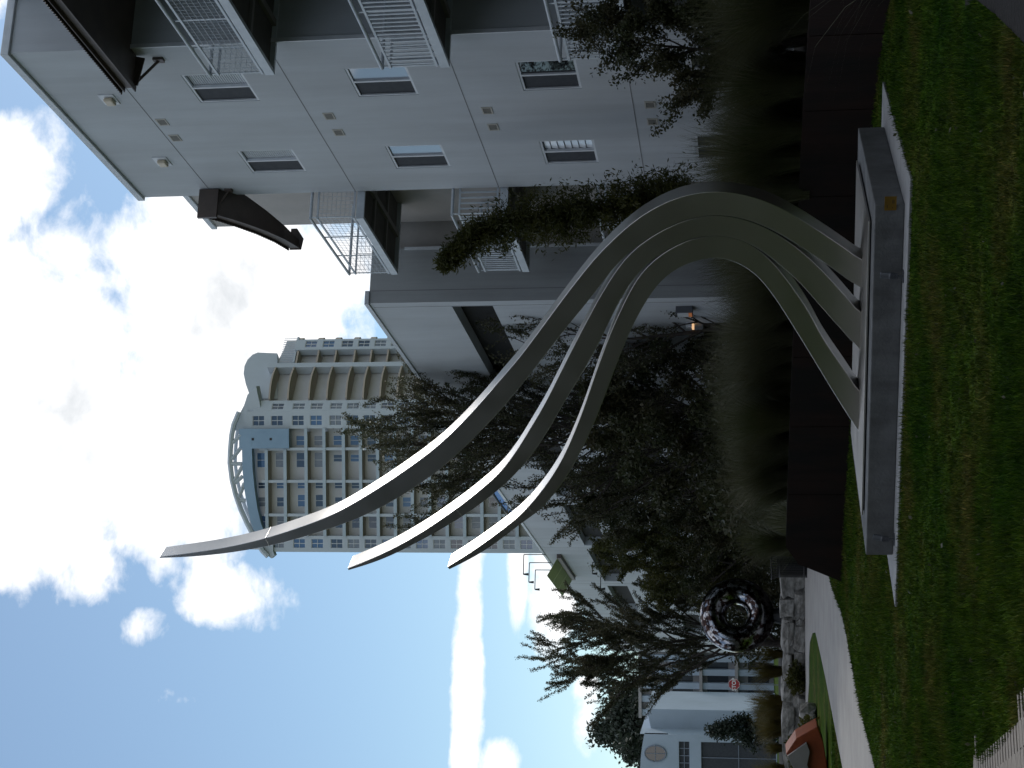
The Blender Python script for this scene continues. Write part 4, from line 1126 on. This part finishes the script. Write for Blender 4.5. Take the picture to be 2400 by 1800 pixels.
bp_ = gnd(1892, 1329); bin_ = thing('litter_bin', bp_, 'dark slatted metal litter bin beside the pale path', 'bin')
first = None
for k in range(26):
    a = 2 * math.pi * k / 26
    F_ = lambda s, t, z, a=a: bp_ + Vector((math.cos(a) * (.30 + t) - math.sin(a) * s, math.sin(a) * (.30 + t) + math.cos(a) * s, z))
    fl = MB()
    for (t0, z0, t1, z1) in ((0, .06, 0, .86), (0, .86, .07, 1.06)):
        fl.hexa([F_(-.02, t0, z0), F_(.02, t0, z0), F_(.02, t0 + .012, z0), F_(-.02, t0 + .012, z0), F_(-.02, t1, z1), F_(.02, t1, z1), F_(.02, t1 + .012, z1), F_(-.02, t1 + .012, z1)])
    fl.build('slat', 'bin_metal', bin_)
MB().tube([bp_ + Vector((0, 0, .04)), bp_ + Vector((0, 0, .9))], .26, 20).build('liner', 'black_metal', bin_)
for z, r_ in ((.1, .315), (.82, .315), (1.06, .385)):
    MB().tube([bp_ + Vector((math.cos(2*math.pi*k/28) * r_, math.sin(2*math.pi*k/28) * r_, z)) for k in range(29)], .018, 6).build('hoop', 'bin_metal', bin_)
MB().tube([bp_ + Vector((0, 0, .0)), bp_ + Vector((0, 0, .05))], .32, 20).build('base', 'black_metal', bin_)

# stop sign
YS = 107.0; spc = at(1720.5, 1604, YS)
stp = thing('stop_sign', (spc.x, YS, 0), 'red octagonal STOP sign by the far road', 'sign')
rs_ = .40
oc = [Vector((spc.x + rs_ * math.cos(R(22.5 + 45*k)), YS, spc.z + rs_ * math.sin(R(22.5 + 45*k)))) for k in range(8)]
MB().prism(oc, (0, .02, 0)).build('plate', 'sign_red', stp)
rim = MB()
oc2 = [Vector((spc.x + rs_*.94 * math.cos(R(22.5 + 45*k)), YS - .006, spc.z + rs_*.94 * math.sin(R(22.5 + 45*k)))) for k in range(8)]
rim.tube(oc2 + [oc2[0]], .012, 5); rim.build('border', 'sign_white', stp)
MB().tube([Vector((spc.x, YS + .05, 0)), Vector((spc.x, YS + .05, spc.z + .4))], .03, 8).build('post', 'grey_metal', stp)
tcu = bpy.data.curves.new('lettering', 'FONT'); tcu.body = 'STOP'; tcu.size = .36; tcu.align_x = 'CENTER'; tcu.align_y = 'CENTER'; tcu.extrude = .004; tcu.offset = .008
tob = bpy.data.objects.new('lettering', tcu); COL.objects.link(tob)
dg = bpy.context.evaluated_depsgraph_get(); tme = bpy.data.meshes.new_from_object(tob.evaluated_get(dg))
bpy.data.objects.remove(tob)
tme.materials.clear(); tme.materials.append(MATS['sign_white'])
tob = bpy.data.objects.new('lettering', tme); COL.objects.link(tob); tob.parent = stp
tob.location = (0, -.012, spc.z); tob.rotation_euler = (R(90), 0, 0)

# orange and pale painted sculpture cut by the left edge of the view
YO = 36.0
op = [at(x, y, YO) for x, y in ((1842, 1766), (1866, 1730), (1916, 1702), (1930, 1740), (1938, 1790), (1940, 1840), (1880, 1840))]
oz = thing('painted_sculpture', (op[0].x, YO, 0), 'angular orange and pale grey painted sculpture by the path at the left edge', 'sculpture')
for v in op: v.z = max(v.z, .0)
MB().prism(op, (0, .9, 0)).build('orange_body', 'orange_paint', oz, bevel=.02)
wp = [at(x, y, YO - .012) for x, y in ((1845, 1770), (1890, 1738), (1898, 1760), (1892, 1790), (1905, 1838), (1880, 1838))]
MB().prism(wp, (0, -.10, 0)).build('pale_face', 'sculpt_white', oz, bevel=.01)

# lawn beyond the stone bed, sunlight put into its brighter green
b_ = MB(); b_.poly([(-13.2, 52.6, .02), (-25, 58, .02), (-27, 80, .02), (-15.5, 70, .02)]); tag(b_.build('far_lawn', 'grass_lit', fix=False), kind='structure')

# ------------------------------------------------------------------ far white buildings on the left
YH = 118.0
def hx_(y): return at(1600, y, YH).x
def HF(s, t, z): return Vector((s, YH - t, z))
def hz(x): return at(x, 1750, YH).z
house = thing('white_house', (hx_(1770), YH, 0), 'bluish white house with an oval window under a curved parapet at the far left', 'house')
sL, sR = hx_(1900), hx_(1722)
q = MB(); H0 = hz(1500)
Hh = [(hx_(1840), hx_(1738), hz(1616), hz(1591)), (hx_(1850), hx_(1738), 0.05, hz(1643))]
facade(q, HF, sL, sR, 0, hz(1566), 0, Hh, .3)
q.poly([HF(sR, 0, 0), HF(sR, 0, H0), HF(sR, -9, H0), HF(sR, -9, 0)])
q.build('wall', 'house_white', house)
top = [HF(sL, 0, hz(1566)), HF(sR, 0, hz(1566))] + [HF(sR + (sL - sR) * u, 0, H0 - .6 * (1 - math.sin(math.pi * (.15 + .7*u)))) for u in [k / 12 for k in range(13)]]
MB().prism(top, (0, .35, 0)).build('gable', 'house_white', house)
MB().poly([HF(sL, -9, 0), HF(sR, -9, 0), HF(sR, -9, H0 - 1), HF(sL, -9, H0 - 1)]).build('wall', 'house_white', house)
oc_ = Vector((hx_(1767), YH, hz(1536))); ow, oh = abs(hx_(1749) - hx_(1786)) / 2, abs(hz(1511) - hz(1561)) / 2
ov = [oc_ + Vector((ow * math.cos(2*math.pi*k/28), -.03, oh * math.sin(2*math.pi*k/28))) for k in range(28)]
win = MB().prism(ov, (0, -.02, 0)).build('oval_window', 'glass_dark', house)
fr = MB(); fr.tube([v + Vector((0, -.03, 0)) for v in ov] + [ov[0] + Vector((0, -.03, 0))], .05, 6)
fr.tube([oc_ + Vector((-ow, -.06, 0)), oc_ + Vector((ow, -.06, 0))], .03, 5); fr.tube([oc_ + Vector((0, -.07, -oh)), oc_ + Vector((0, -.07, oh))], .03, 5)
fr.build('frame', 'house_bar', win)
for hi, h in enumerate(Hh):
    MB().poly([HF(h[0], -.2, h[2]), HF(h[1], -.2, h[2]), HF(h[1], -.2, h[3]), HF(h[0], -.2, h[3])]).build('window', 'screen', house)
    g = MB()
    nn_ = 6 if hi == 0 else 3
    for k in range(nn_ + 1): s = h[0] + (h[1] - h[0]) * k / nn_; g.box(HF, s - .03, s + .03, -.17, -.12, h[2], h[3])
    for k in range(3): z = h[2] + (h[3] - h[2]) * k / 2; g.box(HF, h[0], h[1], -.12, -.09, z - .03, z + .03)
    g.build('glazing_bar', 'house_bar', house)
q = MB(); s2 = hx_(1676)
q.hexa([HF(sR, -2, 0), HF(s2, -2, 0), HF(s2, -9, 0), HF(sR, -9, 0), HF(sR, -2, hz(1522)), HF(s2, -2, hz(1512)), HF(s2, -9, hz(1512)), HF(sR, -9, hz(1522))])
q.build('side_wing', 'house_white', house)
# colonnaded pale building between the tree and the house
YC = 132.0
def CF(s, t, z): return Vector((s, YC - t, z))
def cx(y): return at(1600, y, YC).x
cz = at(1495, 1620, YC).z
colb = thing('colonnade_building', (cx(1620), YC, 0), 'pale far building with columns and balconies seen through the twiggy tree', 'building')
MB().box(CF, cx(1684), cx(1480), -12, -.7, 0, cz).build('wall', 'house_pink', colb)
for k, y in enumerate((1672, 1640, 1608, 1576, 1544, 1512)):
    MB().box(CF, cx(y) - .25, cx(y) + .25, -.7, -.1, 0, cz - .3).build('column', 'house_white', colb)
for z in (2.9, 5.8, cz - .3):
    MB().box(CF, cx(1684), cx(1480), -.7, .1, z, z + .25).build('gallery', 'house_pink', colb)
for k, y in enumerate((1656, 1624, 1592, 1560)):
    for z in (.4, 3.7, 6.6):
        if z + 1.8 < cz: MB().box(CF, cx(y) - .55, cx(y) + .55, -.7, -.67, z, z + 1.7).build('window', 'glass_dark', colb)

# far trees closing the horizon, and added unseen trees that block sky light
def foliage_mass(name, label, pts, H, thick, n, size, seed, material, z0=0.0):
    rg = np.random.default_rng(seed); P = np.array(pts, float); d = np.r_[0, np.cumsum(np.linalg.norm(np.diff(P, axis=0), axis=1))]
    s = rg.random(n) * d[-1]; X = np.interp(s, d, P[:, 0]); Y = np.interp(s, d, P[:, 1])
    hh = H * (.72 + .16 * np.sin(s * .35) + .12 * np.sin(s * .93 + 1.3))
    z = z0 + hh * rg.random(n) ** .8
    Q = np.stack([X + rg.normal(0, thick, n), Y + rg.normal(0, thick, n), z], 1)
    V, F = leaf_quads(Q, size, rg, .7)
    o = raw(name, V, F, material); return tag(o, label, 'trees', kind='stuff')
foliage_mass('far_trees', 'low line of distant dark trees along the horizon', [(-190, 330), (-90, 300), (0, 320), (90, 300), (190, 330)], 9, 5, 14000, 2.2, 41, 'leaf_far')
foliage_mass('added_sky_blocker_trees', 'added unseen tall trees behind the viewer, blocking sky light', [(-19, 19), (-15.5, 5), (-11, -8), (-4, -13), (6, -13), (14, -7), (17, 4)], 22, 1.5, 80000, .6, 42, 'leaf_dark')
foliage_mass('added_left_blocker_trees', 'added unseen lower trees on the left, blocking sky light', [(-29, 66), (-24, 44), (-19.5, 23)], 11, 1.5, 24000, .55, 43, 'leaf_dark')
# understorey shrubs below the middle trees
def bush(label, c, rad, h, n, leaf, seed, material):
    rg = np.random.default_rng(seed); root = thing('shrub', c, label, 'shrub', 'shrubs under the garden trees')
    u = rg.normal(size=(n, 3)); u /= np.linalg.norm(u, axis=1)[:, None]; r = rg.random(n)[:, None] ** .4
    lump = 1 + .25 * np.sin(u[:, :1] * 5 + seed) * np.cos(u[:, 1:2] * 4 + seed)
    P = np.array(c) + u * r * lump * np.array([rad, rad, h * .5]) + np.array([0, 0, h * .48])
    V, F = leaf_quads(P, leaf, rg, .6); raw('foliage', V, F, material, root)
    st = MB(); rdd = random.Random(seed)
    for k in range(5):
        a = rdd.uniform(0, 6.28); st.tube([Vector(c), Vector(c) + Vector((math.cos(a) * rad * .5, math.sin(a) * rad * .5, h * .6))], [.03, .01], 4)
    st.build('stem', 'bark', root)
for i, (x, y, r_, h, lab) in enumerate(((-.2, 36.5, 1.5, 2.4, 'dark rounded shrub just left of the inner beam'), (-2.2, 40.5, 1.8, 2.9, 'dark rounded shrub in the centre under the trees'),
        (-2.7, 44.5, 1.5, 2.7, 'dark rounded shrub left of centre, behind the wall end'), (-6.0, 57.5, 2.0, 3.3, 'dark rounded shrub just right of the chrome ring'),
        (-8.6, 62, 2.2, 3.4, 'dark rounded shrub directly behind the chrome ring'), (2.9, 33.0, 1.2, 1.7, 'dark rounded shrub at the foot of the apartment wall corner'),
        (-3.2, 52.5, 2.2, 3.8, 'tall dark shrub between the middle trees'))):
    bush(lab, (x, y, .2), r_, h, 9000, .15, 60 + i, 'leaf_dark')
for i, (x, y, lab) in enumerate(((-9.3, 51.0, 'green weeds growing over the middle of the limestone wall'), (-11.6, 51.2, 'green weeds at the left end of the limestone wall'), (-8.9, 40.2, 'flowering weeds by the limestone boulders'))):
    bush(lab, (x, y, .0), .55, .6, 1500, .12, 90 + i, 'leaf_olive')

# ------------------------------------------------------------------ turf blades
def pmask(X, Y, P):
    c = np.zeros(len(X), bool); j = len(P) - 1
    for i in range(len(P)):
        yi, yj, xi, xj = P[i][1], P[j][1], P[i][0], P[j][0]
        if yi != yj:
            c ^= ((yi > Y) != (yj > Y)) & (X < (xj - xi) * (Y - yi) / (yj - yi) + xi)
        j = i
    return c
rg = np.random.default_rng(77)
NB = 560000
Yb = 8.6 + (34 - 8.6) * rg.random(NB) ** 1.55
Xb = (rg.random(NB) - .5) * (Yb * .68 + 1.6)
foot = [tuple(PF(s, t, 0))[:2] for s, t in ((-LH - .395, -LW - .395), (LH + .395, -LW - .395), (LH + .395, LW + .395), (-LH - .395, LW + .395))]
wl_ = [(p.x, p.y) for p, n_, z in rowsw] + [(12, 15), (12, 40), (-3.0, 40)]
ok = ~pmask(Xb, Yb, foot) & ~pmask(Xb, Yb, [(p.x, p.y) for p in PATHW]) & ~pmask(Xb, Yb, WALK) & ~pmask(Xb, Yb, DARK_GROUND) & ~pmask(Xb, Yb, wl_)
Xb, Yb = Xb[ok], Yb[ok]; n = len(Xb)
# thin, trampled patches
a = rg.uniform(0, 2 * np.pi, n); hgt = rg.uniform(.018, .055, n) * (1 + .35 * np.sin(Xb * 1.7 + Yb * .9) + .45 * np.sin(Xb * 11 + 3 * np.sin(Yb * 7)) * np.sin(Yb * 9 + 2 * np.sin(Xb * 8))); ln_ = rg.uniform(.1, .9, n)
wdt = rg.uniform(.0025, .0055, n) * (1 + Yb / 26)
V = np.empty((n, 3, 3)); ca, sa = np.cos(a), np.sin(a); b2 = a + rg.normal(1.57, .5, n)
V[:, 0] = np.stack([Xb - ca * wdt, Yb - sa * wdt, np.zeros(n)], 1); V[:, 1] = np.stack([Xb + ca * wdt, Yb + sa * wdt, np.zeros(n)], 1)
V[:, 2] = np.stack([Xb + np.cos(b2) * hgt * ln_, Yb + np.sin(b2) * hgt * ln_, hgt], 1)
tag(raw('turf', V.reshape(-1, 3), np.arange(3 * n).reshape(n, 3), 'lawn_leaf'), 'short patchy green turf covering the garden lawn', 'grass', kind='stuff')
# a few fallen dry leaves
lf = rg.integers(0, n, 160); P = np.stack([Xb[lf], Yb[lf], np.full(160, .03)], 1); V, F = leaf_quads(P, .05, rg, .6)
tag(raw('fallen_leaves', V, F, 'grass_pale'), 'scattered small dry leaves on the lawn', 'leaves', kind='stuff')
